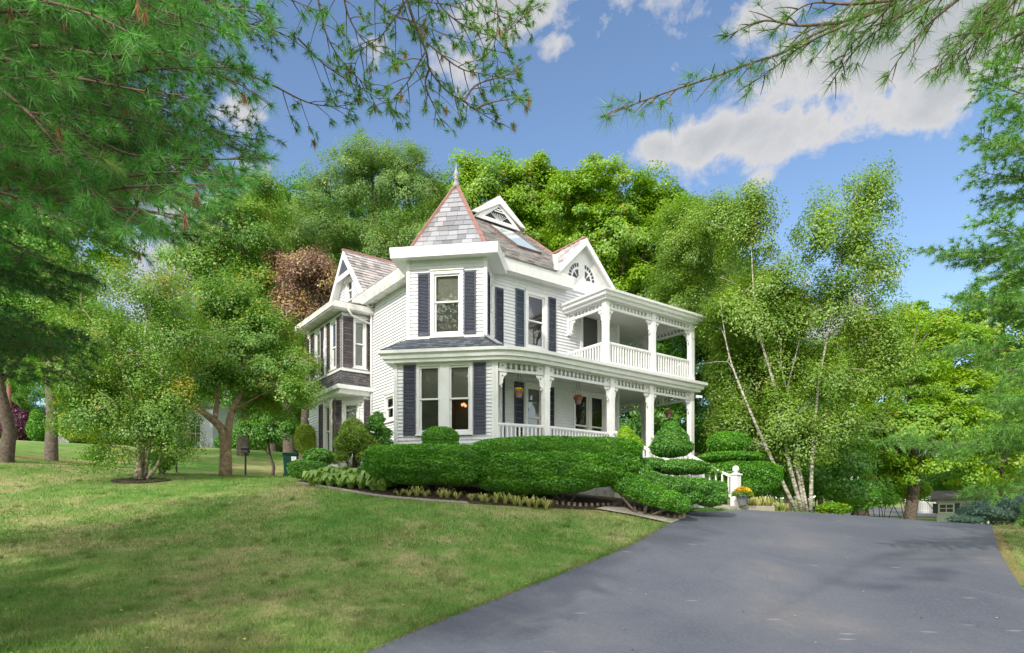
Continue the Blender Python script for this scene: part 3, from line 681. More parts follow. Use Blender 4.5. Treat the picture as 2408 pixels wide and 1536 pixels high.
# ground floor of bay: chamfered corner
c_ = .85; q1, q2 = Vector((BX + c_, B0)), Vector((BX, B0 + c_)); dch = (q1 - q2).normalized(); nch = -v2; LC = (q1 - q2).length
clap('wall', q2, dch, nch, LC, 1.9, 4.42, [(.4, 1.02, 2.2, 4.2)]); window(q2, dch, nch, .46, .96, 2.3, 4.16, .62, .08, upper='blind', lower='curtain')
shutter(q2, dch, nch, .02, .36, 2.0, 4.3, 'faded'); clap('wall', q1, A2, -B2, .4, 1.9, 4.42); shutter(q1, A2, -B2, -.03, .3, 2.0, 4.3, 'faded')
clap('wall', q2, B2, n_l, LB - c_, 1.9, 4.42, [(.12, .7, 2.2, 4.2)]); window(q2, B2, n_l, .18, .66, 2.3, 4.16, .5, .07, upper='blind', lower='room'); shutter(q2, B2, n_l, .82, 1.25, 1.95, 4.3, 'faded'); 
corner_board(Vector((BX, B0 + c_ + .76)), A2, 1.9, 4.42, .1); corner_board(q1, u2, 1.9, 4.42, .07); corner_board(q2, u2, 1.9, 4.42, .07)
# bay eave, gutter and pent roof
ev = .42
mb = MB(); mb.box(BX - ev, 0, B0 - ev * .6, B1 + ev, z_(7.34), z_(7.4))
mb.build('soffit', M['dirty_white'], house)
mb = MB(); mb.box(BX - ev - .04, BX - ev + .04, B0 - ev * .6 - .04, B1 + ev, z_(7.38), z_(7.58)); mb.box(BX - ev + .04, 0, B0 - ev * .6 - .04, B0 - ev * .6 + .04, z_(7.38), z_(7.58))
mb.build('gutter', M['dirty_white'], house)
slates('pent_roof', [H3(BX - ev, B0 - .2, 7.57), H3(BX - ev, B1 + .35, 7.57), H3(-.08, B1 + .1, 7.74), H3(-.08, B0 - .1, 7.74)], M['slate'], house, seed=5)
# wing gable
GX, GY, GZ, GS = -.38, 7.1, 10.22, 1.14
clap('gable_wall', Vector((-.1, 0)), B2, n_l, 0, 7.6, 9.9, [(6.82, 7.38, 8.35, 9.2)], tri=(GY, 2.22, 7.6, 1.1))
window(Vector((-.1, 0)), B2, n_l, 6.85, 7.35, 8.4, 9.15, .5, .09, upper='room')
mb = MB()
for s in (1, -1):
    e_ = GY + s * 2.0; w = .3
    mb.prism(Vector((GX, 0)), B2, n_l, [(GY, z_(GZ)), (e_, z_(GZ - 2.0 * GS)), (e_, z_(GZ - 2.0 * GS - w)), (GY, z_(GZ - w))], -.04, .03)
mb.build('bargeboard', M['white'], house)
mb = MB(); mb.prism(Vector((GX, 0)), B2, n_l, [(GY, z_(GZ - .32)), (GY + .42, z_(GZ - .85)), (GY - .42, z_(GZ - .85))], -.03, .0); mb.build('gable_vent', M['shutter'], house)
mb = MB(); mb.prism(Vector((GX, 0)), B2, n_l, [(GY - .75, z_(GZ - 1.05)), (GY + .75, z_(GZ - 1.05)), (GY + .62, z_(GZ - .87)), (GY - .62, z_(GZ - .87))], -.02, .02); mb.build('gable_tie', M['white'], house)
mb = MB(); mb.add([H3(GX, GY, GZ - .25), H3(GX, GY - 2, GZ - 2 * GS - .25), H3(-.1, GY - 2, GZ - 2 * GS - .25), H3(-.1, GY, GZ - .25), H3(GX, GY + 2, GZ - 2 * GS - .25), H3(-.1, GY + 2, GZ - 2 * GS - .25)], [(0, 1, 2, 3), (0, 4, 5, 3)]); mb.build('soffit', M['white'], house)
# wing roof slopes: right slope down to the valley with main left slope
SL = .85                                                        # main left slope z = 8.05 + SL*(x+.45)
def zleft(x): return 8.05 + SL * (x + .45)
xr = (GZ - 8.05) / SL - .45
yv = GY - (GZ - 8.05) / GS
slates('wing_roof', [H3(GX, yv, 8.05), H3(GX + .05, yv, 8.05), H3(xr, GY, GZ), H3(GX, GY, GZ)], M['slate'], house, seed=6)
slates('wing_roof', [H3(GX, 2 * GY - yv, 8.05), H3(GX + .05, 2 * GY - yv, 8.05), H3(xr, GY, GZ), H3(GX, GY, GZ)], M['slate'], house, seed=7)
mb = MB(); mb.bar(H3(GX - .05, GY, GZ + .03), H3(xr, GY, GZ + .03), .12, .06); mb.build('ridge_cap', M['copper'], house)
mb = MB(); mb.bar(H3(-.45, yv, 8.08), H3(xr, GY, GZ + .03), .12, .03); mb.build('valley_flashing', M['dirty_white'], house)

# --- main roof
FS = .79
def zfront(y): return 8.05 + FS * (y + .5)
GBY, GBX, GBZ = 3.0, 3.85, 11.78                                # gablet plane, centre and apex
zg = zfront(GBY); xl = (zg - 8.05) / SL - .45; xg = 5.16
ypk = 4.8
YV, XV = (9.6 - 8.05) / FS - .5, 5.3                            # where the porch-side gable ridge dies into the slope
slates('main_roof', [H3(1.7, -.5, 8.05), H3(3.81, -.5, 8.05), H3(XV, YV, zfront(YV)), H3(xg, GBY, zg), H3(xl, GBY, zg), H3(.9, .85, zfront(.85))], M['slate'], house, seed=8)
slates('main_roof', [H3(-.45, 10.9, 8.05), H3(-.45, 1.7, 8.05), H3(.85, .85, zleft(.85)), H3(xl, GBY, zg), H3(GBX, GBY, GBZ), H3(GBX, ypk, GBZ)], M['slate'], house, seed=9)
mb = MB(); rp = [H3(6.9, 0.3, 8.05), H3(XV, YV, zfront(YV)), H3(xg, GBY, zg), H3(GBX, GBY, GBZ), H3(GBX, ypk, GBZ), H3(7.5, 10.9, 8.05), H3(7.5, 3.0, 8.05), H3(-.45, 10.9, 8.05)]
mb.add(rp, [(0, 1, 6), (1, 2, 6), (2, 3, 6), (3, 4, 5, 6), (4, 7, 5)]); mb.build('roof_back', M['slate'], house)
mb = MB(); mb.bar(H3(XV, YV, zfront(YV) + .03), H3(xg, GBY, zg + .03), .13, .06); mb.build('hip_cap', M['copper'], house)
# gablet
def gable_trim(P, d, n, tc, zap, half, slope, w, name='bargeboard', o0=0, o1=.06):
    m = MB()
    for s in (1, -1): m.prism(P, d, n, [(tc, z_(zap)), (tc + s * half, z_(zap - half * slope)), (tc + s * (half - w * .9), z_(zap - half * slope)), (tc, z_(zap - w * 1.25))], o0, o1)
    return m.build(name, M['white'], house)
gsl = (GBZ - zg) / (xg - GBX); Pg = Vector((0, GBY - .18))
gable_trim(Pg, A2, -B2, GBX, GBZ + .06, 1.2, gsl, .24)
mb = MB(); mb.prism(Pg, A2, -B2, [(GBX - 1.0, z_(zg + .02)), (GBX + 1.0, z_(zg + .02)), (GBX, z_(GBZ - .1))], -.06, -.02)
mb.obox(Pg, A2, -B2, GBX - .75, GBX + .75, -.03, .03, z_(zg + .0), z_(zg + .12)); mb.build('gablet_panel', M['white'], house)
mb = MB(); mb.prism(Pg, A2, -B2, [(GBX - .62, z_(zg + .14)), (GBX + .62, z_(zg + .14)), (GBX, z_(GBZ - .34))], -.02, -.005); vent = mb.build('gable_vent', M['dark'], house)
mb = MB(); zz = zg + .42
while zz < GBZ - .42:
    h = .55 * (GBZ - .38 - zz) / (GBZ - .38 - zg - .14); mb.obox(Pg, A2, -B2, GBX - h, GBX + h, -.003, .02, z_(zz), z_(zz + .035)); zz += .075
for k in range(-4, 5): mb.bar((GBX + k * .03, Pg[1] - .01, z_(zg + .14)), (GBX + k * .09, Pg[1] - .01, z_(zg + .36 - abs(k) * .01)), .012, .012) if abs(k) < 5 else None
mb.build('vent_slat', M['white'], vent)
for s, sd in ((1, 11), (-1, 12)):
    slates('gablet_roof', [H3(GBX + s * 1.2, GBY - .2, GBZ + .05 - 1.2 * gsl), H3(GBX + s * 1.2, GBY + .25, GBZ + .05 - 1.2 * gsl), H3(GBX, GBY + .25, GBZ + .05), H3(GBX, GBY - .2, GBZ + .05)], M['slate'], house, seed=sd)
# skylight on the front slope
def fs(x, y, h=0): return Vector((x, y - h * FS / math.hypot(1, FS), z_(zfront(y)) + h / math.hypot(1, FS)))
sx0, sx1, sy0, sy1 = 3.2, 4.2, .85, 2.5
mb = MB()
for (a, b) in (((sx0, sy0), (sx1, sy0)), ((sx1, sy0), (sx1, sy1)), ((sx1, sy1), (sx0, sy1)), ((sx0, sy1), (sx0, sy0))): mb.bar(fs(*a, .05), fs(*b, .05), .05, .1, up=(0, -FS, 1))
sk = mb.build('skylight', plain('skylight_frame', (.16, .11, .09), .5), house)
mb = MB(); mb.add([fs(sx0, sy0, .1), fs(sx1, sy0, .1), fs(sx1, sy1, .1), fs(sx0, sy1, .1)], [(0, 1, 2, 3)]); 
m_, nt_, b_ = node_mat('skylight_glass', .08, 1.0); b_.inputs['Base Color'].default_value = (.42, .5, .52, 1); mb.build('pane', m_, sk)
# right gable on the porch side
RGX, RGZ, RGS, RGY = 5.3, 9.6, 1.04, -.25
mb = MB(); mb.prism(Vector((0, -.02)), A2, -B2, [(RGX - 1.6, z_(7.8)), (RGX + 1.6, z_(7.8)), (RGX + 1.6, z_(7.95)), (RGX, z_(9.5)), (RGX - 1.6, z_(7.95))], -.02, .03); mb.build('gable_wall', M['white'], house)
gable_trim(Vector((0, RGY)), A2, -B2, RGX, RGZ, 1.62, RGS, .2)
mb = MB()
for s in (1, -1): mb.add([H3(RGX, RGY, RGZ - .12), H3(RGX + s * 1.6, RGY, RGZ - 1.6 * RGS - .12), H3(RGX + s * 1.6, .0, RGZ - 1.6 * RGS - .12), H3(RGX, .0, RGZ - .12)], [(0, 1, 2, 3)])
mb.build('soffit', M['white'], house)
ym = (RGZ - 8.05) / FS - .5
slates('gable_roof', [H3(RGX - 1.32, RGY, RGZ - 1.32 * RGS), H3(RGX - 1.3, RGY + .02, RGZ - 1.3 * RGS), H3(RGX, ym, RGZ), H3(RGX, RGY, RGZ)], M['slate'], house, seed=13)
slates('gable_roof', [H3(RGX + 1.62, RGY, RGZ - 1.62 * RGS), H3(RGX + 1.62, ym, RGZ - 1.62 * RGS), H3(RGX, ym, RGZ), H3(RGX, RGY, RGZ)], M['slate'], house, seed=14)
mb = MB(); mb.bar(H3(RGX, RGY - .03, RGZ + .03), H3(RGX, ym, RGZ + .03), .12, .05); mb.build('ridge_cap', M['copper'], house)
mb = MB(); mb.bar(H3(RGX - 1.5, -.48, 8.1), H3(RGX, ym, RGZ + .02), .2, .03); mb.build('valley_flashing', M['dirty_white'], house)
for s in (-1, 1):                                               # quarter-round sunburst grilles
    mb = MB(); cx = RGX + s * .13; cz = 8.24
    for r0, r1, n_ in ((.36, .47, 6), (.08, .29, 2)):
        for k in range(n_):
            a0 = (k + .14) / n_ * math.pi / 2; a1 = (k + .86) / n_ * math.pi / 2
            mb.prism(Vector((0, -.02)), A2, -B2, [(cx + s * r * math.cos(a), z_(cz + r * 1.15 * math.sin(a))) for r, a in [(r1, a0), (r1, a1), (r0, a1), (r0, a0)]], .03, .036)
    mb.build('sunburst_grille', M['shutter'], house)

# --- eave fascia and soffit boxes: swept along plan paths
def sweep(name, path, prof, mat, closed=False, parent=house):
    """prof = list of (outward offset, z); path 2-D, outward on the right hand side"""
    P = [Vector(p) for p in path]; n = len(P); mb = MB(); ring = []
    for i, p in enumerate(P):
        d0 = (P[i] - P[i - 1]).normalized() if i > 0 else (P[1] - P[0]).normalized(); d1 = (P[i + 1] - P[i]).normalized() if i < n - 1 else d0
        n0, n1 = Vector((d0.y, -d0.x)), Vector((d1.y, -d1.x)); m = (n0 + n1).normalized(); k = 1 / max(.35, m.dot(n0))
        ring.append([(p.x + m.x * o * k, p.y + m.y * o * k, z_(z)) for o, z in prof])
    k = len(prof); vs = [v for r in ring for v in r]
    fs_ = [(i * k + j, i * k + (j + 1) % k, (i + 1) * k + (j + 1) % k, (i + 1) * k + j) for i in range(n - 1) for j in range(k)]
    fs_ += [tuple(range(k)), tuple(range((n - 1) * k, n * k))]
    mb.add(vs, fs_); return mb.build(name, mat, parent)
tw_path = [FLu + v2 * 1.2, FLu, FRu, FRu + v2 * 1.3]
sweep('tower_cornice', tw_path, [(-.02, 7.62), (.4, 7.57), (.42, 7.57), (.44, 7.87), (.1, 7.9), (-.02, 7.9)], M['white'])
sweep('eave_cornice', [(1.3, 0), (4.6, 0)], [(-.02, 7.72), (.42, 7.68), (.46, 8.03), (.46, 8.06), (.2, 8.06), (-.02, 8.0)], M['white'])
sweep('eave_cornice', [(0, 6.1), (0, 1.3)], [(-.02, 7.72), (.42, 7.68), (.46, 8.03), (.46, 8.06), (.2, 8.06), (-.02, 8.0)], M['dirty_white'])
sweep('eave_cornice', [(7.1, 0), (7.1, 10.5), (0, 10.5), (0, 9)], [(-.02, 7.72), (.42, 7.68), (.46, 8.03), (.46, 8.06), (.2, 8.06), (-.02, 8.0)], M['white'])
mb = MB(); mb.add([tuple(p) + (z_(7.89),) for p in (FLu - u2 * .42 - v2 * .42, FRu + u2 * .42 - v2 * .42, FRu + u2 * .42 + v2 * 1.2, FLu - u2 * .42 + v2 * 1.2)], [(0, 1, 2, 3)]); mb.build('gutter_deck', M['lead'], house)
# tower pyramid
tc0 = (FLu + FRu) / 2; hb = 1.19; cc0 = tc0 + v2 * 1.2; za, zb = 10.42, 7.9
cor = [cc0 - u2 * hb - v2 * hb, cc0 + u2 * hb - v2 * hb, cc0 + u2 * hb + v2 * hb, cc0 - u2 * hb + v2 * hb]
ap = (cc0.x, cc0.y, z_(za))
for i in range(4):
    p, q = cor[i], cor[(i + 1) % 4]; slates('tower_roof', [(p.x, p.y, z_(zb)), (q.x, q.y, z_(zb)), ap], M['slate_pale'], house, .3, .2, .016, 20 + i)
mb = MB()
for p in cor: mb.bar((p.x, p.y, z_(zb) + .02), (ap[0], ap[1], ap[2] + .02), .1, .07)
mb.build('hip_cap', M['copper'], house)
mb = MB(); mb.lathe((ap[0], ap[1], z_(za) - .12), [(.12, 0), (.1, .12), (.055, .25), (.085, .27), (.06, .31), (.05, .36), (.09, .42), (.07, .46), (.035, .56), (.012, .7), (.003, .8)], 16); mb.build('finial', M['lead'], house, smooth=True)

# --- porch
PY, PX = -1.8, 8.95                                            # post lines
def porch_path(off=0.0):
    a = FR0; pts_ = []
    P0, P1, P2, P3 = a, a + u2 * .55, Vector((1.55, PY)), Vector((2.6, PY))
    for k in range(13):
        t = k / 12; pts_.append((1 - t) ** 3 * P0 + 3 * (1 - t) ** 2 * t * P1 + 3 * (1 - t) * t * t * P2 + t ** 3 * P3)
    return pts_
cv = porch_path()
full = [FL0 + v2 * 1.6, FL0] + cv + [Vector((PX, PY)), Vector((PX, 7.0))]
cprof = [(-.1, 4.52), (.24, 4.5), (.26, 4.58), (.32, 4.6), (.34, 4.7), (.42, 4.74), (.43, 4.83), (.3, 4.86), (-.1, 4.86)]
sweep('porch_cornice', full, cprof, M['white'])
# deck roof surface + ceilings
def plan_slab(name, poly, z0, z1, mat):
    mb = MB(); k = len(poly); mb.add([(p[0], p[1], z_(z0)) for p in poly] + [(p[0], p[1], z_(z1)) for p in poly], [tuple(range(k)), tuple(range(k, 2 * k))] + [(i, (i + 1) % k, k + (i + 1) % k, k + i) for i in range(k)])
    return mb.build(name, mat, house)
deck = [tuple(p) for p in cv[1:]] + [(PX, PY), (PX, 7.0), (7.12, 7.0), (7.12, -.03), (2.06, -.03), tuple(FR0 + v2 * .02 + u2 * .01)]
plan_slab('porch_ceiling', deck, 4.6, 4.66, M['ceiling']); plan_slab('balcony_deck', deck, 4.8, 4.875, M['lead'])
plan_slab('porch_floor', deck, 1.8, 1.95, plain('porch_floor_paint', (.3, .31, .32), .6))
sweep('porch_skirt', cv + [Vector((PX, PY)), Vector((PX, 7.0))], [(-.03, .3), (.0, .3), (.0, 1.78), (.05, 1.8), (.05, 1.93), (-.03, 1.93)], M['stone'])
# tower pent roof between floors
lo = [FL0 - u2 * .36 + v2 * .9, FL0 - u2 * .36 - v2 * .36, FR0 + u2 * .25 - v2 * .36, FR0 + u2 * .3 + v2 * .6]
up_ = [FLu + v2 * .6 - u2 * .02, FLu - u2 * .02 - v2 * .02, FRu + u2 * .02 - v2 * .02, FRu + v2 * .6 + u2 * .02]
for i in range(3):
    a, b, c, d = lo[i], lo[i + 1], up_[i + 1], up_[i]
    slates('tower_pent_roof', [(a.x, a.y, z_(4.86)), (b.x, b.y, z_(4.86)), (c.x, c.y, z_(5.3)), (d.x, d.y, z_(5.3))], M['shingle'], house, .2, .14, .012, 30 + i)
mb = MB(); a, c = lo[2], up_[2]; mb.bar((a.x, a.y, z_(4.9)), (c.x, c.y, z_(5.34)), .16, .03); mb.build('hip_flashing', M['lead'], house)
sweep('sill_band', [FLu + v2 * 1.2, FLu, FRu, FRu + v2 * 1.3], [(.0, 5.24), (.06, 5.24), (.05, 5.36), (.0, 5.36)], M['white'])

def bracket(mb, P, d, n, t, s, ztop, zmid, hole=None):
    """fretwork block beside the post and the curved bracket below it"""
    w = .2
    mb.prism(P, d, n, [(t, z_(ztop)), (t + s * w, z_(ztop)), (t + s * w, z_(zmid)), (t, z_(zmid))], -.025, .025)
    arc = [(t, z_(zmid - .1)), (t + s * w * 1.1, z_(zmid - .1)), (t + s * w * 1.1, z_(zmid - .16)), (t + s * w * .75, z_(zmid - .2)), (t + s * w * .55, z_(zmid - .29)), (t + s * w * .5, z_(zmid - .4)), (t + s * w * .2, z_(zmid - .47)), (t, z_(zmid - .47))]
    mb.prism(P, d, n, arc, -.02, .02)
    q = P + d * (t + s * w * .32); mb.lathe((q.x, q.y, z_(zmid - .54)), [(.008, 0), (.03, .03), (.02, .07)], 8)
    if hole is not None:
        for zc in (ztop - .09, zmid - .2): hole.obox(P, d, n, t + s * w * .45 - .018, t + s * w * .45 + .018, .026, .03, z_(zc - .018), z_(zc + .018))
def frieze(P, d, length, ztop, zbot, n):
    """spindle band between two posts"""
    mb = MB(); hole = MB(); h = .085
    mb.obox(P, d, n, 0, length, -.06, .06, z_(ztop), z_(ztop + h)); mb.obox(P, d, n, 0, length, -.035, .035, z_(zbot - .08), z_(zbot))
    k = max(3, round((length - .4) / .16))
    for i in range(k):
        t = .2 + (length - .4) * (i + .5) / k; zc = (ztop + zbot) / 2; hh = (ztop - zbot) / 2 + .002
        mb.prism(P, d, n, [(t - .022, z_(zc - hh)), (t + .022, z_(zc - hh)), (t + .022, z_(zc - hh * .55)), (t + .05, z_(zc)), (t + .022, z_(zc + hh * .55)), (t + .022, z_(zc + hh)), (t - .022, z_(zc + hh)), (t - .022, z_(zc + hh * .55)), (t - .05, z_(zc)), (t - .022, z_(zc - hh * .55))], -.012, .012)
    mb.build('spindle_frieze', M['white'], house)
    for (t, s) in ((.09, 1), (length - .09, -1)):
        m2 = MB(); ho = MB(); bracket(m2, P, d, n, t, s, ztop - .002, zbot, ho); b = m2.build('bracket', M['white'], house); ho.build('bracket_hole', M['dark'], b)
def railing(P, d, length, z0, z1, n, sp=.125):
    mb = MB(); mb.obox(P, d, n, 0, length, -.045, .045, z_(z1 - .06), z_(z1)); mb.obox(P, d, n, 0, length, -.03, .03, z_(z0), z_(z0 + .06)); mb.obox(P, d, n, 0, length, -.03, .03, z_(z1 - .09), z_(z1 - .06))
    k = max(2, round(length / sp))
    for i in range(k):
        t = length * (i + .5) / k; mb.obox(P, d, n, t - .024, t + .024, -.022, .022, z_(z0 + .06), z_(z1 - .09))
    mb.build('railing', M['white'], house)
def post(p, z0, z1, dirv=A2, w=.19):
    mb = MB(); nn = Vector((-dirv[1], dirv[0])); mb.obox(p, dirv, nn, -w / 2, w / 2, -w / 2, w / 2, z_(z0), z_(z1))
    mb.obox(p, dirv, nn, -w / 2 - .02, w / 2 + .02, -w / 2 - .02, w / 2 + .02, z_(z0), z_(z0 + .16)); return mb.build('porch_post', M['white'], house, bevel=.008)
lz0, lz1 = 1.95, 4.52; fz1, fz0 = 4.44, 4.33
posts_low = [Vector((2.25, PY + .0)), Vector((4.95, PY)), Vector((6.8, PY)), Vector((PX, PY)), Vector((PX, .35)), Vector((PX, 3.2)), Vector((PX, 6.2))]
for p in posts_low: post(p, lz0, lz1)
hp = FR0 + u2 * .08
post(hp, lz0, lz1, u2, .1)
pp = posts_low
FZT, FZB = 4.5, 4.3
frieze(hp, (pp[0] - hp).normalized(), (pp[0] - hp).length, 4.48, 4.3, Vector(((pp[0] - hp).y, -(pp[0] - hp).x)).normalized())
for i in range(len(pp) - 1):
    d = (pp[i + 1] - pp[i]).normalized(); frieze(pp[i], d, (pp[i + 1] - pp[i]).length, 4.48, 4.3, Vector((d.y, -d.x)))
d = (pp[0] - hp).normalized(); railing(hp, d, (pp[0] - hp).length, 2.05, 2.75, Vector((d.y, -d.x)))
railing(pp[0], A2, pp[1].x - pp[0].x, 2.05, 2.75, -B2)
for i in (3, 4, 5): railing(pp[i], B2, (pp[i + 1] - pp[i]).length, 2.05, 2.75, A2)
railing(pp[2], A2, pp[3].x - pp[2].x, 2.05, 2.75, -B2)
# upper porch
ups = [Vector((4.72, PY)), Vector((6.92, PY)), Vector((PX, PY)), Vector((PX, .35)), Vector((PX, 3.2)), Vector((PX, 6.2))]
uz0, uz1 = 4.87, 6.96
for p in ups: post(p, uz0, uz1, w=.18)
UT, UB = 6.9, 6.76
wl0 = Vector((4.72, -.05)); post(wl0, 6.2, uz1, w=.1)
frieze(ups[0], B2, 1.75, UT, UB, -A2); railing(ups[0], B2, 1.78, 4.95, 5.64, -A2)
for i in range(len(ups) - 1):
    d = (ups[i + 1] - ups[i]).normalized(); frieze(ups[i], d, (ups[i + 1] - ups[i]).length, UT, UB, Vector((d.y, -d.x))); railing(ups[i], d, (ups[i + 1] - ups[i]).length, 4.95, 5.64, Vector((d.y, -d.x)))
upath = [Vector((4.72, .0)), Vector((4.72, PY)), Vector((PX, PY)), Vector((PX, 7.0))]
sweep('balcony_cornice', upath, [(-.1, 6.95), (.2, 6.93), (.22, 7.0), (.3, 7.02), (.32, 7.1), (.38, 7.13), (.39, 7.2), (.3, 7.23), (-.1, 7.23)], M['white'])
pl_ = [(4.66, -.02), (4.66, PY - .05), (PX, PY - .05), (PX, 7.0), (7.12, 7.0), (7.12, -.02)]
plan_slab('porch_ceiling', pl_, 7.0, 7.05, M['ceiling'])
mb = MB(); q = [(4.38, -.02, 7.22), (4.38, PY - .34, 7.22), (PX + .34, PY - .34, 7.22), (PX + .34, 7.2, 7.22), (7.1, 7.2, 7.45), (7.1, -.02, 7.45), (5.2, -.02, 7.4)]
mb.add([H3(*p) for p in q], [(0, 1, 6), (1, 2, 5, 6), (2, 3, 4, 5)]); mb.build('balcony_roof', M['lead'], house)
# corner downspouts
mb = MB()
mb.tube([H3(9.25, PY - .1, 7.1), H3(9.12, PY - .02, 6.95), H3(9.12, PY - .02, 4.9)], .03, 8); mb.tube([H3(9.14, PY + .02, 4.5), H3(9.1, PY + .02, 4.3), H3(9.1, PY + .02, .6)], .03, 8); mb.build('downspout', M['white'], house)
mb = MB(); jx = .05
mb.tube([H3(-.3, 5.2, 7.72), H3(-.12, 5.22, 7.6), H3(-.08, 5.25, 7.3), H3(-.06, 5.28, 6.6), H3(-.06, 5.28, 1.2)], .045, 8); mb.tube([H3(BX + .1, B0 - .28, 7.4), H3(BX + .3, B0 - .16, 7.22), H3(-.12, 5.3, 7.05)], .04, 8); mb.build('downspout', M['white'], house, smooth=True)
# security light
mb = MB(); mb.lathe(H3(9.1, PY - .14, 4.3), [(.05, 0), (.05, .1), (.02, .12)], 12); mb.bar(H3(9.1, PY - .14, 4.36), H3(9.25, PY - .26, 4.34), .08); mb.bar(H3(9.1, PY - .14, 4.36), H3(8.97, PY - .28, 4.32), .08); mb.build('flood_lamp', M['white'], house)
# stairs from the porch, going down towards the drive
SX0, SX1, nst = 5.05, 6.75, 9; run, rise = 3.1, 1.95 - .42
mb = MB()
for i in range(nst):
    zt = 1.95 - rise * (i + 1) / (nst) ; y0 = PY - .05 - run * i / nst
    mb.box(SX0, SX1, y0 - run / nst - .02, y0, z_(-.2), z_(zt))
mb.build('steps', M['concrete'], house)
for sx in (SX0 - .02, SX1 + .02):
    mb = MB(); mb.bar(H3(sx, PY - .1, 2.78), H3(sx, PY - .05 - run - .1, 1.22), .09, .07); mb.bar(H3(sx, PY - .1, 2.2), H3(sx, PY - .05 - run - .1, .62), .06, .06)
    for k in range(14):
        t = (k + .5) / 14; y = PY - .1 - (run - .0) * t; mb.bar(H3(sx, y, 2.2 - 1.58 * t), H3(sx, y, 2.75 - 1.56 * t), .045)
    mb.build('stair_railing', M['white'], house)
    mb = MB(); mb.obox(Vector((sx, PY - .05 - run - .18)), A2, B2, -.11, .11, -.11, .11, z_(.3), z_(1.28)); mb.obox(Vector((sx, PY - .05 - run - .18)), A2, B2, -.14, .14, -.14, .14, z_(1.28), z_(1.33)); mb.obox(Vector((sx, PY - .05 - run - .18)), A2, B2, -.08, .08, -.08, .08, z_(1.33), z_(1.36))
    r = .1; mb.lathe((sx, PY - .05 - run - .18, z_(1.36)), [(.04, 0)] + [(r * math.sin(a), .11 - r * math.cos(a)) for a in [R(x) for x in range(25, 180, 15)]] + [(.002, .21)], 18)
    mb.build('newel_post', M['white'], house, bevel=.006)

# ================================================================== VEGETATION BUILDERS
def blob(x, y, rx, ry, Y, rd=None):
    c = W(x, y, Y); return (np.array(c), np.array([rx / F * Y, (rd if rd else (rx + ry) * .5) / F * Y, ry / F * Y]))
def limb_pts(a, b, sag=.12, n=5, r=rnd):
    a, b = Vector(a), Vector(b); d = b - a; L_ = d.length
    side = Vector((r.uniform(-1, 1), r.uniform(-1, 1), 0)) * L_ * .08
    return [a + d * t + side * math.sin(math.pi * t) + Vector((0, 0, 1)) * L_ * sag * math.sin(math.pi * t) for t in [i / n for i in range(n + 1)]]
def crown_points(blobs, nclump, nleaf, rc, flat=.55, shell=.55, seed=0):
    g = np.random.default_rng(seed); w = np.array([b[1][0] * b[1][2] for b in blobs]); w /= w.sum()
    cs, ns, rr = [], [], []
    for i in range(nclump):
        c, r = blobs[g.choice(len(blobs), p=w)]
        d = g.normal(size=3); d /= np.linalg.norm(d)
        if d[2] < -.5: d[2] *= -.6
        cs.append(c + d * r * (shell + (1.04 - shell) * g.random() ** .6)); ns.append(d); rr.append(rc * g.uniform(.6, 1.35))
    cs, ns, rr = np.array(cs), np.array(ns), np.array(rr)
    k = g.integers(0, nclump, nleaf); d = unit(g.normal(size=(nleaf, 3))); d *= (g.random((nleaf, 1)) ** .45)
    P = cs[k] + d * rr[k][:, None] * np.array([1, 1, flat]); P[:, 2] -= (np.linalg.norm(P[:, :2] - cs[k][:, :2], axis=1) * .25)
    return P, ns[k] * .6 + d * .5, cs
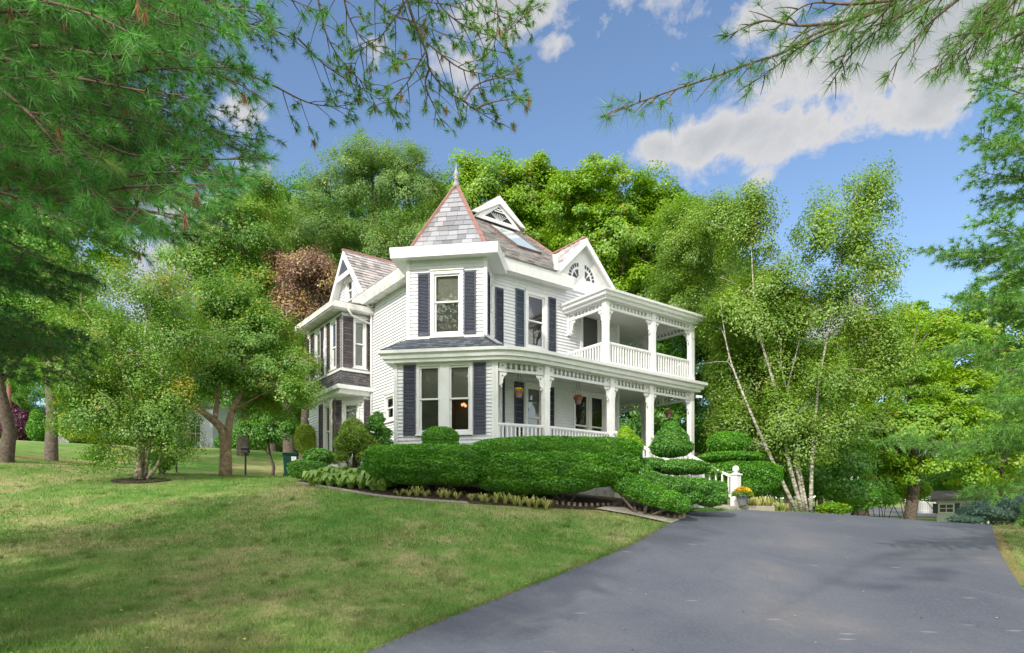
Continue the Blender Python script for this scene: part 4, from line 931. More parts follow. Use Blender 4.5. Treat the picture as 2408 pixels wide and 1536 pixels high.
def tree(name, label, cat, base, blobs, mat, nclump=150, nleaf=25000, leaf=.16, rc=.9, trunk_r=.28, bark='bark', group=None, seed=0, stems=None,
         shell=.55, flat=.55, aspect=.62, nlimb=14, fork=.5, up=.5, limb_r=.3, maxl=99):
    """tree > trunk, crown"""
    r = random.Random(seed); b = Vector(base); t = empty(name, b, 0, label, cat, group)
    P, Nn, cs = crown_points(blobs, nclump, nleaf, rc, flat, shell, seed + 5)
    C0 = np.mean([bb[0] for bb in blobs], axis=0); top = max(bb[0][2] + bb[1][2] * .6 for bb in blobs)
    leaves('crown', P - np.array(b), leaf, mat, t, nrm=Nn, nb=.6, aspect=aspect, up=up)
    mb = MB(); k = 9
    if stems is None:
        hgt = top - b.z; q = [Vector((0, 0, -.3)), Vector((0, 0, .02)), Vector((r.uniform(-.1, .1), r.uniform(-.1, .1), hgt * .15))]
        ctr = Vector(C0) - b
        for f_ in (.35, .6, .85, 1.0): q.append(Vector((ctr.x * f_ * .9 + r.uniform(-.2, .2), ctr.y * f_ * .9 + r.uniform(-.2, .2), hgt * f_)))
        rad = [trunk_r * x for x in (1.5, 1.25, .95, .8, .55, .28, .06)]
        mb.tube(q, rad, k); spines = [(q[2:], rad[2:])]
    else:
        spines = []
        for st in stems:
            q = [Vector(p) - b for p in st[0]]; n = len(q); rad = [st[1] * (1 - .85 * i / (n - 1)) for i in range(n)]
            qq = curve(q, 4); rr = [st[1] * (1 - .85 * i / (len(qq) - 1)) for i in range(len(qq))]
            mb.tube(qq, rr, 7); spines.append((qq, rr))
    order = list(range(len(cs))); r.shuffle(order)
    for i in order[:nlimb]:
        c = Vector(cs[i]) - b; best = None
        for q, rad in spines:
            for j, p in enumerate(q):
                if p.z > c.z - .25 * (c - p).length and j > 0: continue
                sc_ = (c - p).length
                if best is None or sc_ < best[0]: best = (sc_, p, rad[j])
        if best is None or best[0] > maxl: continue
        _, p, rr = best; pl = limb_pts(p, c, .1, 5, r); mb.tube(pl, [max(rr * .5, .02) * (1 - .8 * x / 5) for x in range(6)], 5)
        for _k in range(2):
            c2 = c + Vector((r.gauss(0, 1), r.gauss(0, 1), r.gauss(0, .6))) * rc; mb.tube(limb_pts(pl[3], c2, .05, 3, r), [rr * .15 + .01, .015, .01, .006], 4)
    mb.build('trunk', M[bark], t, smooth=True); return t
def gbase(x, Y, y=None):
    X = (x - CX) / F * Y; return Vector((X, Y, tz(X, Y) - .05))

def leafy(name, label, cat, shapes, mat, dens=2500, leaf=.045, p=2.0, base=None, stem=None, group=None, core=.9, up=.3, bark='bark', rough=.06, aspect=.55, seed=1, below=.25):
    """clipped shrub: foliage all over a set of rounded shapes (centre, radii[, exponent]), with its own stems"""
    g = np.random.default_rng(seed); c0 = np.mean([s[0] for s in shapes], axis=0)
    b = Vector(base) if base is not None else Vector((c0[0], c0[1], tz(c0[0], c0[1])))
    t = empty(name, b, 0, label, cat, group); allP, allN = [], []
    for s in shapes:
        c, r = np.array(s[0], float), np.array(s[1], float); pp_ = s[2] if len(s) > 2 else p
        area = 4 * math.pi * ((r[0] * r[1]) ** 1.6 + (r[0] * r[2]) ** 1.6 + (r[1] * r[2]) ** 1.6) ** (1 / 1.6) / 3 ** (1 / 1.6)
        n = int(area * dens); d = unit(g.normal(size=(n, 3))); d = unit(d * np.array([1, 1, 1]))
        k = (np.abs(d) ** pp_).sum(1) ** (-1 / pp_)
        wob = 1 + (.03 * np.sin(d[:, 0] * 9 + c[0] * 5) * np.cos(d[:, 1] * 7 + c[1] * 3) + .02 * np.sin(d[:, 2] * 11 + d[:, 0] * 6) + .025 * np.sin(d[:, 0] * 31) * np.sin(d[:, 2] * 27)) * min(1, .6 / r.mean())
        rr = k * wob; lay = 1 - rough / r.mean() * g.exponential(.6, n) + .02 * g.random(n)
        P = c + d * r * (rr * lay)[:, None]; allP.append(P); allN.append(unit(d / r))
    keep = []
    for i, (P, Nn) in enumerate(zip(allP, allN)):
        m = np.ones(len(P), bool)
        for j, s in enumerate(shapes):
            if j == i: continue
            pp_ = s[2] if len(s) > 2 else p
            q = (np.abs((P - np.array(s[0])) / np.array(s[1])) ** pp_).sum(1); m &= q > .82
        lowside = Nn[:, 2] < -.35; m &= ~(lowside & (g.random(len(P)) > below)); keep.append(m)
    P = np.concatenate([a[m] for a, m in zip(allP, keep)]); Nn = np.concatenate([a[m] for a, m in zip(allN, keep)])
    leaves('foliage', P - np.array(b), leaf * 1.25, mat, t, nrm=Nn, nb=.3, aspect=aspect, up=up)
    mb = MB(); r = random.Random(seed)
    n_st = stem if stem is not None else 5
    for _ in range(n_st):
        s = r.choice(shapes); c, rad = Vector(s[0]), s[1]; e = c + Vector((r.uniform(-.6, .6) * rad[0], r.uniform(-.6, .6) * rad[1], -.1 * rad[2]))
        st = Vector((r.uniform(-.12, .12), r.uniform(-.12, .12), -.1)); mb.tube(limb_pts(st, e - b, .03, 4, r), [.035, .03, .024, .016, .008], 6)
    for s in shapes:                                            # inner twig mass
        c, rad = Vector(s[0]) - b, s[1]
        for _ in range(14):
            d = Vector((r.gauss(0, 1), r.gauss(0, 1), r.gauss(0, 1))).normalized(); mb.tube([c, c + Vector((d.x * rad[0], d.y * rad[1], d.z * rad[2])) * .8], [.014, .005], 4, cap=False)
    mb.build('stem', M[bark], t)
    if core:  # solid core added inside the leaves to block light
        pp_ = shapes; V_, F_ = [], []; cm = MB()
        for s in shapes:
            c = np.array(s[0]) - np.array(b); rad = np.array(s[1]) * core * .93; pw = s[2] if len(s) > 2 else p; vs = []; U_, V2 = 16, 9
            for a in range(V2 + 1):
                ph = math.pi * a / V2
                for q in range(U_):
                    th = 2 * math.pi * q / U_; d = np.array([math.sin(ph) * math.cos(th), math.sin(ph) * math.sin(th), math.cos(ph)]); k = (abs(d) ** pw).sum() ** (-1 / pw); vs.append(c + d * rad * k)
            cm.add(vs, [(a * U_ + q, a * U_ + (q + 1) % U_, (a + 1) * U_ + (q + 1) % U_, (a + 1) * U_ + q) for a in range(V2) for q in range(U_)])
        cm.build('light_block_core', mat, t)
    return t

def strap_clump(mb_list, c, n, h, w, r, spread=.6):
    """arching leaves for hostas and lilies -> quads"""
    V_ = []
    for _ in range(n):
        a = r.uniform(0, 6.283); d = Vector((math.cos(a), math.sin(a), 0)); s = Vector((-d.y, d.x, 0)); L_ = h * r.uniform(.7, 1.25); sp = spread * r.uniform(.5, 1.3)
        p = Vector(c) + d * r.uniform(0, .04); prev = None
        for k, (f_, up_) in enumerate(((0, 0), (.3, .65), (.65, .95), (1.0, .72 - .3 * sp))):
            q = p + d * (L_ * sp * f_) + Vector((0, 0, L_ * up_)); ww = w * (0.35, 1, .85, .05)[k]
            cur = (q - s * ww / 2, q + s * ww / 2)
            if prev: V_.append((prev[0], prev[1], cur[1], cur[0]))
            prev = cur
    mb_list.extend(V_)
def strap_mesh(name, quads, mat, parent, off):
    V_ = np.array([[tuple(p - off) for p in q] for q in quads]).reshape(-1, 3); return np_mesh(name, V_, np.arange(len(V_)).reshape(-1, 4), mat, parent)

# ================================================================== BACKGROUND TREES
BG = 'trees behind the house'
tree('locust_tree', 'tall feathery pale green tree behind the house, left of the pointed tower', 'tree', gbase(880, 40),
     [blob(895, 425, 105, 108, 40), blob(805, 455, 100, 90, 40), blob(975, 455, 95, 100, 40), blob(735, 550, 95, 105, 40), blob(870, 610, 140, 120, 41), blob(990, 600, 85, 120, 40), blob(800, 760, 150, 120, 42), blob(960, 760, 110, 120, 41)],
     M['locust'], 900, 200000, .14, .6, .35, 'bark_grey', BG, 1, flat=.9, aspect=.35, shell=.4)
tree('maple_tree', 'broad bright green maple rising just right of the tower finial', 'tree', gbase(1180, 45),
     [blob(1150, 450, 105, 90, 45), blob(1075, 510, 80, 100, 45), blob(1255, 470, 85, 95, 45), blob(1190, 580, 150, 120, 46), blob(1080, 650, 100, 110, 46), blob(1230, 720, 150, 120, 46)],
     M['maple'], 480, 110000, .19, .85, .4, 'bark', BG, 2)
tree('maple_tree', 'broad bright green maple with a domed top above the right porch gable', 'tree', gbase(1440, 41),
     [blob(1430, 455, 95, 85, 41), blob(1350, 500, 75, 90, 41), blob(1530, 490, 80, 85, 41), blob(1450, 585, 150, 120, 42), blob(1560, 600, 70, 100, 41), blob(1500, 720, 130, 110, 42), blob(1380, 690, 100, 110, 42)],
     M['maple'], 480, 110000, .175, .8, .4, 'bark', BG, 3)
tree('oak_tree', 'dark green tree partly hidden behind the feathery pale tree, left side', 'tree', gbase(680, 44),
     [blob(690, 490, 75, 85, 44), blob(640, 580, 80, 95, 44), blob(700, 680, 120, 110, 45)], M['maple_deep'], 130, 30000, .17, 1.1, .35, 'bark', BG, 4)
tree('copper_tree', 'brown and bronze leaved tree beside the left bay of the house', 'tree', gbase(712, 33),
     [blob(735, 655, 75, 70, 33), blob(690, 740, 62, 60, 33), blob(760, 700, 45, 60, 34), blob(660, 640, 30, 60, 34)], M['copperleaf'], 260, 26000, .11, .5, .2, 'bark', None, 5, flat=.9, shell=.3)
tree('elm_tree', 'pale green tree with yellow and pink tinged leaves left of the house', 'tree', gbase(570, 34),
     [blob(560, 560, 100, 110, 34), blob(620, 480, 50, 80, 35), blob(500, 650, 110, 110, 34), blob(600, 720, 80, 110, 34), blob(540, 800, 100, 80, 34)], M['crab'], 320, 70000, .12, .85, .25, 'bark', None, 6, flat=.7)
tree('maple_tree', 'dark green tree low behind the left bay and the copper tree', 'tree', gbase(640, 46),
     [blob(640, 880, 110, 120, 46), blob(720, 900, 90, 120, 45), blob(560, 920, 90, 90, 46)], M['maple_deep'], 130, 30000, .17, 1.0, .3, 'bark', BG, 61)
tree('maple_tree', 'deep green tree filling the gap behind the stacked porches', 'tree', gbase(1640, 37),
     [blob(1650, 790, 110, 140, 36), blob(1690, 860, 90, 120, 35), blob(1620, 820, 110, 150, 37), blob(1540, 950, 110, 130, 37), blob(1720, 950, 110, 130, 36), blob(1480, 1010, 90, 100, 38)], M['maple_deep'], 320, 62000, .15, .8, .3, 'bark', BG, 7)
tree('maple_tree', 'broad maple canopy filling in behind the two bright green maples', 'tree', gbase(1330, 54),
     [blob(1040, 520, 110, 80, 53), blob(1310, 520, 130, 80, 53), blob(1560, 560, 120, 90, 52), blob(1650, 680, 110, 100, 52), blob(1330, 640, 200, 90, 54), blob(1010, 640, 120, 100, 53)],
     M['maple'], 420, 90000, .24, 1.2, .4, 'bark', BG, 72)
tree('maple_tree', 'mid green maple filling in between the copper tree and the feathery tree', 'tree', gbase(700, 52),
     [blob(640, 560, 110, 90, 52), blob(760, 560, 110, 90, 52), blob(880, 520, 120, 90, 53), blob(960, 600, 120, 110, 53), blob(800, 660, 140, 100, 52), blob(560, 660, 110, 90, 52), blob(690, 740, 130, 90, 52)],
     M['yard'], 380, 80000, .22, 1.2, .4, 'bark', BG, 73)
# birches right of the house
Yb = 21.5; bb = gbase(1885, Yb)
def st(*pp, Y=Yb): return [W(x, y, Y + dy) for x, y, dy in pp]
bst = [(st((1872, 1202, 0), (1800, 1050, 0), (1752, 940, 0), (1712, 830, .3), (1692, 700, .5)), .068),
       (st((1885, 1202, .1), (1850, 1070, .1), (1826, 930, .2), (1786, 790, .4), (1772, 690, .5), (1765, 560, .6)), .075),
       (st((1892, 1202, .3), (1866, 1060, .3), (1850, 930, .5), (1872, 830, .6), (1900, 700, .7)), .058),
       (st((1898, 1202, .2), (1876, 1080, .3), (1862, 960, .4), (1836, 860, .5), (1842, 740, .6)), .05),
       (st((1906, 1200, .2), (1908, 1100, .2), (1916, 990, .2), (1925, 900, .3), (1950, 760, .4), (1975, 600, .5), (2000, 470, .6)), .072)]
tree('birch_tree', 'multi stemmed white barked birch leaning over the drive, leftmost stems of the clump', 'tree', bb,
     [blob(1640, 600, 100, 110, 26.5), blob(1610, 545, 70, 75, 27), blob(1700, 520, 50, 60, 24), blob(1590, 710, 70, 100, 27.5), blob(1760, 560, 60, 95, 22.5), blob(1745, 760, 95, 100, 22.5), blob(1810, 700, 80, 90, 22.5), blob(1730, 880, 60, 100, 24.5), blob(1770, 900, 110, 100, 23.5), blob(1880, 880, 90, 90, 23.5), blob(1760, 480, 40, 50, 22.5), blob(1735, 1010, 60, 80, 22.5), blob(1790, 1030, 70, 90, 22.5), blob(1840, 990, 60, 90, 21.8), blob(1890, 1040, 60, 70, 21.9), blob(1850, 780, 70, 90, 22.5)],
     M['birchleaf'], 680, 200000, .08, .55, .1, 'birch', None, 8, stems=bst[:4], shell=.3, flat=1.0, nlimb=40, maxl=2.2)
tree('birch_tree', 'tall airy white barked birch standing against open sky, rightmost stem of the clump', 'tree', gbase(1908, Yb + .2),
     [blob(1930, 560, 60, 110, 22), blob(2040, 480, 50, 95, 22), blob(2060, 640, 45, 90, 22), blob(1960, 720, 90, 110, 22), blob(2060, 800, 80, 90, 22.3), blob(1990, 900, 100, 90, 22.5), blob(2010, 590, 60, 110, 22), blob(2090, 850, 60, 70, 22.3), blob(1960, 1010, 70, 90, 22), blob(1930, 900, 60, 90, 21.6)],
     M['birchleaf'], 520, 64000, .08, .42, .1, 'birch', None, 9, stems=bst[4:], shell=.1, flat=1.2, nlimb=40, maxl=1.8)
tree('birch_tree', 'spindly young birch with sparse leaves behind the white newel post', 'tree', gbase(1790, 24.5),
     [blob(1760, 1000, 90, 90, 24.5), blob(1850, 1040, 70, 80, 24.5), blob(1700, 1000, 45, 80, 26)], M['birchleaf'], 150, 22000, .075, .4, .05, 'birch', None, 10, flat=1, nlimb=20)
tree('linden_tree', 'light green rounded tree directly behind the leftmost leaning birch stems', 'tree', gbase(1660, 32),
     [blob(1640, 600, 95, 110, 32), blob(1600, 740, 90, 110, 32), blob(1720, 720, 100, 120, 32), blob(1790, 860, 110, 110, 32), blob(1880, 980, 100, 100, 31), blob(1900, 860, 70, 80, 32)],
     M['locust'], 260, 70000, .12, .8, .25, 'bark_grey', None, 71, flat=.8)
# right-hand maples
RG = 'maples right of the drive'
tree('maple_tree', 'bright green maple with a dark forked trunk on the far side of the drive', 'tree', gbase(2140, 31),
     [blob(2110, 900, 100, 90, 32), blob(2210, 840, 110, 95, 33), blob(2150, 1010, 150, 85, 31), blob(2050, 1020, 90, 80, 31), blob(2270, 980, 110, 110, 32), blob(2200, 1110, 120, 45, 30.5), blob(2080, 1110, 60, 50, 31)],
     M['maple'], 380, 72000, .14, .6, .3, 'bark', RG, 12)
tree('maple_tree', 'bright green maple at the right edge behind the layered pine boughs', 'tree', gbase(2360, 38),
     [blob(2330, 770, 100, 90, 38), blob(2400, 700, 100, 90, 38), blob(2300, 900, 130, 120, 38), blob(2420, 900, 110, 120, 38), blob(2340, 1060, 110, 90, 37)],
     M['maple'], 300, 55000, .17, .75, .35, 'bark', RG, 13)
tree('maple_tree', 'yellow green maple behind the airy birch, its top just over the skyline', 'tree', gbase(2030, 40),
     [blob(2060, 800, 110, 80, 40), blob(1960, 900, 110, 110, 40), blob(2110, 940, 120, 100, 40), blob(2180, 770, 90, 70, 42), blob(1980, 1060, 110, 90, 40)],
     M['maple'], 300, 52000, .17, .75, .35, 'bark', RG, 14)
tree('ash_tree', 'slim grey green tree in the shade right of the birch clump', 'tree', gbase(2000, 27),
     [blob(1990, 1080, 55, 70, 27), blob(1950, 1010, 60, 80, 28), blob(2040, 1150, 40, 40, 27)], M['maple_deep'], 90, 20000, .09, .5, .1, 'bark', None, 15)
# left side
Yc = 19.0
b0 = gbase(330, Yc)
cst = [(st((322, 1126, 0), (334, 1050, 0), (345, 960, 0), (350, 860, .1), (345, 740, .2), (352, 640, .3), Y=Yc), .11),
       (st((338, 1126, .1), (352, 1040, .1), (372, 940, .2), (392, 800, .3), (420, 700, .4), (440, 640, .5), Y=Yc), .08),
       (st((330, 1127, -.1), (322, 1020, -.1), (300, 900, -.2), (240, 790, -.3), (190, 720, -.4), Y=Yc), .06),
       (st((346, 1126, 0), (376, 1080, .1), (385, 1000, .2), (430, 900, .4), Y=Yc), .06)]
tree('river_birch', 'many stemmed leafy birch in a mulch ring on the left lawn', 'tree', b0,
     [blob(340, 700, 120, 90, 19), blob(230, 800, 110, 90, 18.8), blob(420, 800, 100, 100, 19.3), blob(330, 900, 130, 90, 19), blob(250, 960, 90, 80, 18.8), blob(420, 950, 80, 80, 19), blob(330, 985, 100, 50, 18.7), blob(260, 1072, 75, 40, 18.5), blob(360, 1000, 120, 60, 18.8), blob(180, 980, 60, 60, 18.6), blob(410, 1050, 60, 55, 19), blob(200, 900, 80, 80, 18.7), blob(150, 700, 70, 90, 19)],
     M['crab'], 620, 84000, .065, .38, .1, 'bark_pale', None, 20, stems=cst, shell=.15, flat=1.1, nlimb=55)
b1 = gbase(530, 21.5)
kst = [(st((530, 1122, 0), (530, 1060, 0), (522, 1010, 0), (485, 975, 0), (440, 940, .2), (400, 860, .3), Y=21.5), .22),
       (st((530, 1100, 0), (534, 1030, 0), (545, 970, 0), (575, 900, .2), (600, 800, .4), Y=21.5), .18),
       (st((505, 990, 0), (510, 930, .1), (500, 850, .2), (520, 740, .4), Y=21.5), .09)]
tree('crabapple_tree', 'old crabapple with a low forked trunk and yellowing leaves left of the bay', 'tree', b1,
     [blob(560, 830, 110, 90, 22), blob(480, 760, 100, 90, 22), blob(640, 900, 80, 80, 21.8), blob(540, 720, 90, 80, 22.5), blob(620, 790, 90, 80, 22.5), blob(700, 930, 45, 45, 20.8), blob(520, 900, 80, 50, 22), blob(620, 960, 70, 50, 22.5), blob(460, 880, 80, 60, 21.5), blob(700, 860, 50, 60, 22)],
     M['crab'], 440, 68000, .08, .4, .14, 'bark_tan', None, 21, stems=kst, shell=.3, flat=.8, nlimb=24, maxl=2.6)
tree('oak_tree', 'straight grey trunked tree in a ring of bare soil on the left lawn', 'tree', gbase(120, 25),
     [blob(100, 640, 130, 110, 26), blob(200, 560, 120, 110, 27), blob(30, 560, 110, 110, 26), blob(170, 760, 110, 70, 25.5), blob(60, 760, 90, 60, 25), blob(200, 860, 80, 60, 26), blob(60, 880, 70, 60, 27)],
     M['yard'], 240, 46000, .12, .7, .2, 'bark_grey', None, 22)
tree('oak_tree', 'leaning brown trunked tree cut by the left edge of the lawn', 'tree', gbase(12, 20.5),
     [blob(-60, 640, 130, 110, 20.5), blob(20, 780, 90, 70, 20.5), blob(-80, 820, 80, 90, 20.5)], M['maple_deep'], 150, 30000, .1, .6, .19, 'bark', None, 23)
t_ = tree('japanese_maple', 'small rounded green ornamental tree on thin branching stems near the bin', 'tree', gbase(640, 28),
     [blob(600, 1020, 48, 34, 28), blob(660, 1010, 42, 36, 28), blob(632, 995, 45, 28, 28.4)], M['maple_deep'], 90, 18000, .08, .35, .07, 'bark', None, 24)
leafy('conical_shrub', 'bright green conical evergreen on the far left lawn', 'shrub', [(W(85, 1010, 40), (.5, .5, .75), 2), (W(85, 985, 40), (.35, .35, .6), 2)], M['yew'], 900, .08)
leafy('purple_shrub', 'dark purple leaved shrub at the far left edge', 'shrub', [(W(45, 1000, 41), (1.1, .8, 1.0), 2), (W(15, 985, 42), (.9, .8, 1.2), 2)], M['purple'], 700, .1)
leafy('flowering_shrub', 'yellow and orange tinted loose shrub beyond the left lawn', 'shrub', [(W(190, 1010, 38), (1.3, .8, .7), 2), (W(165, 1000, 38), (.8, .6, .8), 2)], M['gold'], 700, .1)

# generic far trees, copied with their parts
fa = tree('maple_tree', 'far bright green tree filling the left skyline', 'tree', (0, 0, 0), [(np.array(c, float), np.array(r, float)) for c, r in (((0, 0, 9), (3.6, 3.6, 3.2)), ((2.2, .5, 6.5), (2.6, 2.6, 2.4)), ((-2.2, .3, 6.2), (2.8, 2.6, 2.4)), ((0, -1.8, 5), (3, 2.6, 2.2)), ((.3, 0, 11.5), (2.2, 2.2, 2)))],
          M['yard'], 170, 24000, .2, 1.0, .3, 'bark', 'far trees round the garden', 40)
fb = tree('oak_tree', 'far deep green tree filling the left skyline', 'tree', (0, 0, 0), [(np.array(c, float), np.array(r, float)) for c, r in (((0, 0, 10), (3, 3, 4)), ((1.5, .5, 6.5), (3, 3, 2.6)), ((-2.0, 0, 7.5), (2.4, 2.4, 3)), ((0, -1.5, 4.5), (3, 2.6, 2.2)))],
          M['maple_deep'], 170, 24000, .2, 1.0, .3, 'bark', 'far trees round the garden', 41)
places = [(60, 56, 1.0), (190, 60, 1.15), (330, 55, .95), (440, 62, 1.2), (-60, 50, 1.1), (560, 66, 1.35), (700, 60, 1.2), (820, 58, 1.3), (1000, 60, 1.3), (1180, 62, 1.2), (1330, 58, 1.2), (1540, 54, 1.1), (1700, 50, 1.0),
          (1850, 52, 1.0), (1990, 60, .95), (2120, 76, .9), (2260, 80, 1.0), (2400, 58, 1.1), (2560, 54, 1.2), (1780, 40, .62), (1930, 44, .7), (2330, 52, .8)]
words = ['behind the leaning brown trunk', 'behind the straight grey trunk', 'beyond the many stemmed birch', 'beyond the neighbour white house', 'outside the left edge of the lawn', 'behind the crabapple', 'behind the copper tree', 'behind the left bay roof',
         'behind the tower', 'behind the main ridge', 'behind the porch gable', 'seen through the lower porch', 'seen right of the porch corner', 'behind the birch stems', 'behind the airy birch', 'over the far road', 'over the garden shed', 'behind the right edge maple',
         'past the right edge of the drive', 'low behind the domed topiary', 'low behind the birch bases', 'low beside the shed roof']
for i, (x, Y, s) in enumerate(places):
    src = (fa, fb)[i % 2]; X = (x - CX) / F * Y; rz = rnd.uniform(0, 6.28)
    lab = ('bright green' if i % 2 == 0 else 'deep green') + ' background tree ' + words[i]
    place(src, (X, Y, tz(X, Y) - .1), rz, (s, s, s * rnd.uniform(.85, 1.05)), lab, new=i > 1)
for X, Y, s, w_ in ((-9.8, 2.2, 1.35, 'out of frame by the near pine'), (-22, -14, 1.5, 'far behind the viewpoint'), (14, -16, 1.0, 'behind the drive'), (26, -20, 1.2, 'over the drive entrance'), (4, -38, 1.2, 'across the street'), (-14, -40, 1.2, 'across the street, left'), (22, -40, 1.2, 'across the street, right'), (30, 2, 1.1, 'beyond the right lawn')):
    place((fa, fb)[int(abs(X)) % 2], (X, Y, tz(X, Y) - .1), X, s, 'tall leafy tree ' + w_)
for X, Y, s, w_ in ((38, 78, .9, 'over the far end of the road'), (48, 82, 1.0, 'over the picket fence'), (56, 76, 1.0, 'over the shed roof'), (66, 80, 1.1, 'right of the shed roof'), (30, 84, 1.1, 'beyond the far road'), (46, 64, .6, 'low behind the shed'), (54, 60, .6, 'low right of the shed')):
    place((fa, fb)[int(X) % 2], (X, Y, tz(X, Y) - .4), X, s, 'distant green tree ' + w_)
for i, (x, Y, s_, w_) in enumerate(((20, 47, .42, 'low behind the purple shrub'), (110, 50, .45, 'low behind the white picket fence'), (180, 52, .5, 'low beyond the tinted shrub'), (260, 50, .48, 'low left of the neighbour house'), (340, 52, .5, 'low at the corner of the neighbour house'), (600, 54, .55, 'low behind the ornamental maple'), (660, 50, .5, 'low behind the bin'), (-30, 46, .5, 'low at the left edge'))):
    X = (x - CX) / F * Y; place((fa, fb)[i % 2], (X, Y, tz(X, Y) - 1.2), i, s_, 'rounded green tree ' + w_)
# understory belt
def bushes(lst, mat, name, cat, dens=350, leaf=.12):
    for (x, y, rx_, ry_, Y, lab) in lst:
        leafy(name, lab, cat, [(W(x, y, Y), (rx_ / F * Y, rx_ / F * Y * .8, ry_ / F * Y), 2), (W(x + rx_ * .5, y + ry_ * .2, Y - .3), (rx_ * .6 / F * Y, rx_ / F * Y * .6, ry_ * .7 / F * Y), 2)], mat, dens, leaf, core=.8, rough=.3)
bushes([(2200, 1135, 90, 45, 50, 'dense green thicket behind the garden shed'), (2330, 1120, 80, 50, 46, 'dense green thicket right of the garden shed'), (40, 1030, 90, 34, 50, 'dense green thicket beyond the far left lawn'), (200, 1025, 100, 40, 50, 'dense green thicket left of the neighbour house'), (330, 1035, 70, 36, 52, 'dense green thicket at the neighbour house corner'), (600, 1045, 90, 40, 50, 'dense green thicket behind the ornamental maple'), (-60, 1025, 80, 40, 46, 'dense green thicket at the left frame edge'), (1640, 1030, 60, 45, 26, 'loose green shrub seen between the right porch posts'), (1900, 1130, 70, 50, 27, 'leafy green thicket behind the birch bases'), (2000, 1165, 60, 40, 25, 'low leafy thicket at the crest of the drive'),
        (1820, 1120, 60, 45, 26, 'shaded thicket between the round topiary and the birch'), (2070, 1170, 40, 22, 30, 'low bush left of the far road')], M['maple_deep'], 'thicket_shrub', 'shrub', 450, .1)
bushes([(2330, 1120, 60, 30, 38, 'pale green bush above the shed'), (2300, 1140, 70, 20, 34.5, 'leafy bough-like bush hiding the shed roof'), (2120, 1150, 60, 30, 44, 'bright bush between the forked maple and the far road'), (1960, 1195, 40, 14, 21.5, 'low weeds along the crest right of the birch')], M['maple'], 'wild_shrub', 'shrub', 600, .09)
bushes([(2385, 1158, 24, 12, 36, 'rust red bush at the right edge')], M['copperleaf'], 'red_shrub', 'shrub', 600, .09)

# ================================================================== PINES
def tuft_arrays(tips, dirs, n, ln, wd, g, spread=1.0):
    m = len(tips); T = np.repeat(tips, n, 0); D = np.repeat(dirs, n, 0)
    v = unit(g.normal(size=(m * n, 3)) * spread + D * 1.15); l = ln * g.uniform(.75, 1.1, (m * n, 1)); s = unit(np.cross(v, g.normal(size=(m * n, 3)))) * wd / 2
    sag = np.zeros_like(v); sag[:, 2] = -.12
    base = T - D * g.uniform(0, .05, (m * n, 1)); tip = base + (v + sag) * l
    V_ = np.stack([base - s, base + s, tip], 1).reshape(-1, 3); return V_, np.arange(m * n * 3).reshape(-1, 3)
def pine_branch(pts_, r0, g, twig=.5, step=.13, tip_only=False, mask=None, droop=.15, flat=.35, side=1.0, tuft_step=.09, first=.25):
    """main stem + side twigs; returns wood MB and tuft tips/directions"""
    q = curve(pts_, 6); wood = []; L_ = [0]
    for i in range(1, len(q)): L_.append(L_[-1] + (q[i] - q[i - 1]).length)
    tot = L_[-1]; wood.append((q, [max(.004, r0 * (1 - .85 * a / tot)) for a in L_])); tips, dirs = [], []
    def at(s):
        for i in range(1, len(q)):
            if L_[i] >= s: return q[i - 1].lerp(q[i], (s - L_[i - 1]) / max(1e-6, L_[i] - L_[i - 1])), (q[i] - q[i - 1]).normalized()
        return q[-1], (q[-1] - q[-2]).normalized()
    s = tot * .12; k = 0
    while s < tot:
        p, d = at(s); sd = d.cross(Vector((0, 0, 1))).normalized() * (1 if k % 2 else -1)
        ang = Vector((g.normal(0, .25), g.normal(0, .25), g.normal(0, flat))); dd = (d * .75 + sd * side + ang).normalized()
        tl = twig * (1 - .55 * s / tot) * g.uniform(.5, 1.2); n = 4; line = [p]
        for j in range(n): line.append(line[-1] + (dd + Vector((0, 0, -droop * (j + 1) * .4)) + d * .1 * j).normalized() * tl / n)
        if mask is None or mask(line[-1]):
            wood.append((line, [.006, .005, .004, .003, .002]))
            a = first if not tip_only else .7
            t_ = a
            while t_ <= 1.001:
                f = t_ * n; i = min(int(f), n - 1); pos = line[i].lerp(line[i + 1], f - i); dv = (line[i + 1] - line[i]).normalized()
                side_j = Vector(g.normal(size=3)) * (.02 + .03 * (1 - t_)); tips.append(pos + side_j); dirs.append((dv + Vector(g.normal(size=3)) * .35).normalized()); t_ += tuft_step / max(tl, .05)
        s += step * g.uniform(.7, 1.3); k += 1
    p, d = at(tot); tips.append(p); dirs.append(d)
    return wood, tips, dirs
def px(p): return (CX + F * p.x / p.y, HZ - F * (p.z - ZC) / p.y) if p.y > .3 else (None, None)
PM = [(-400, -900), (770, -900), (770, 60), (740, 130), (650, 200), (640, 300), (690, 360), (620, 400), (590, 480), (560, 560), (470, 610), (380, 640), (180, 610), (60, 640), (-400, 700)]
PMx = [p[0] for p in PM]
def pine_ok(p):
    """branches of the near pine grow up and left; nothing hangs into the open view of the house"""
    x, y = px(p)
    if x is None: return True
    if x > 2500 or (y < -60): return True
    return bool(inside(PM, np.array([x]), np.array([y]))[0])
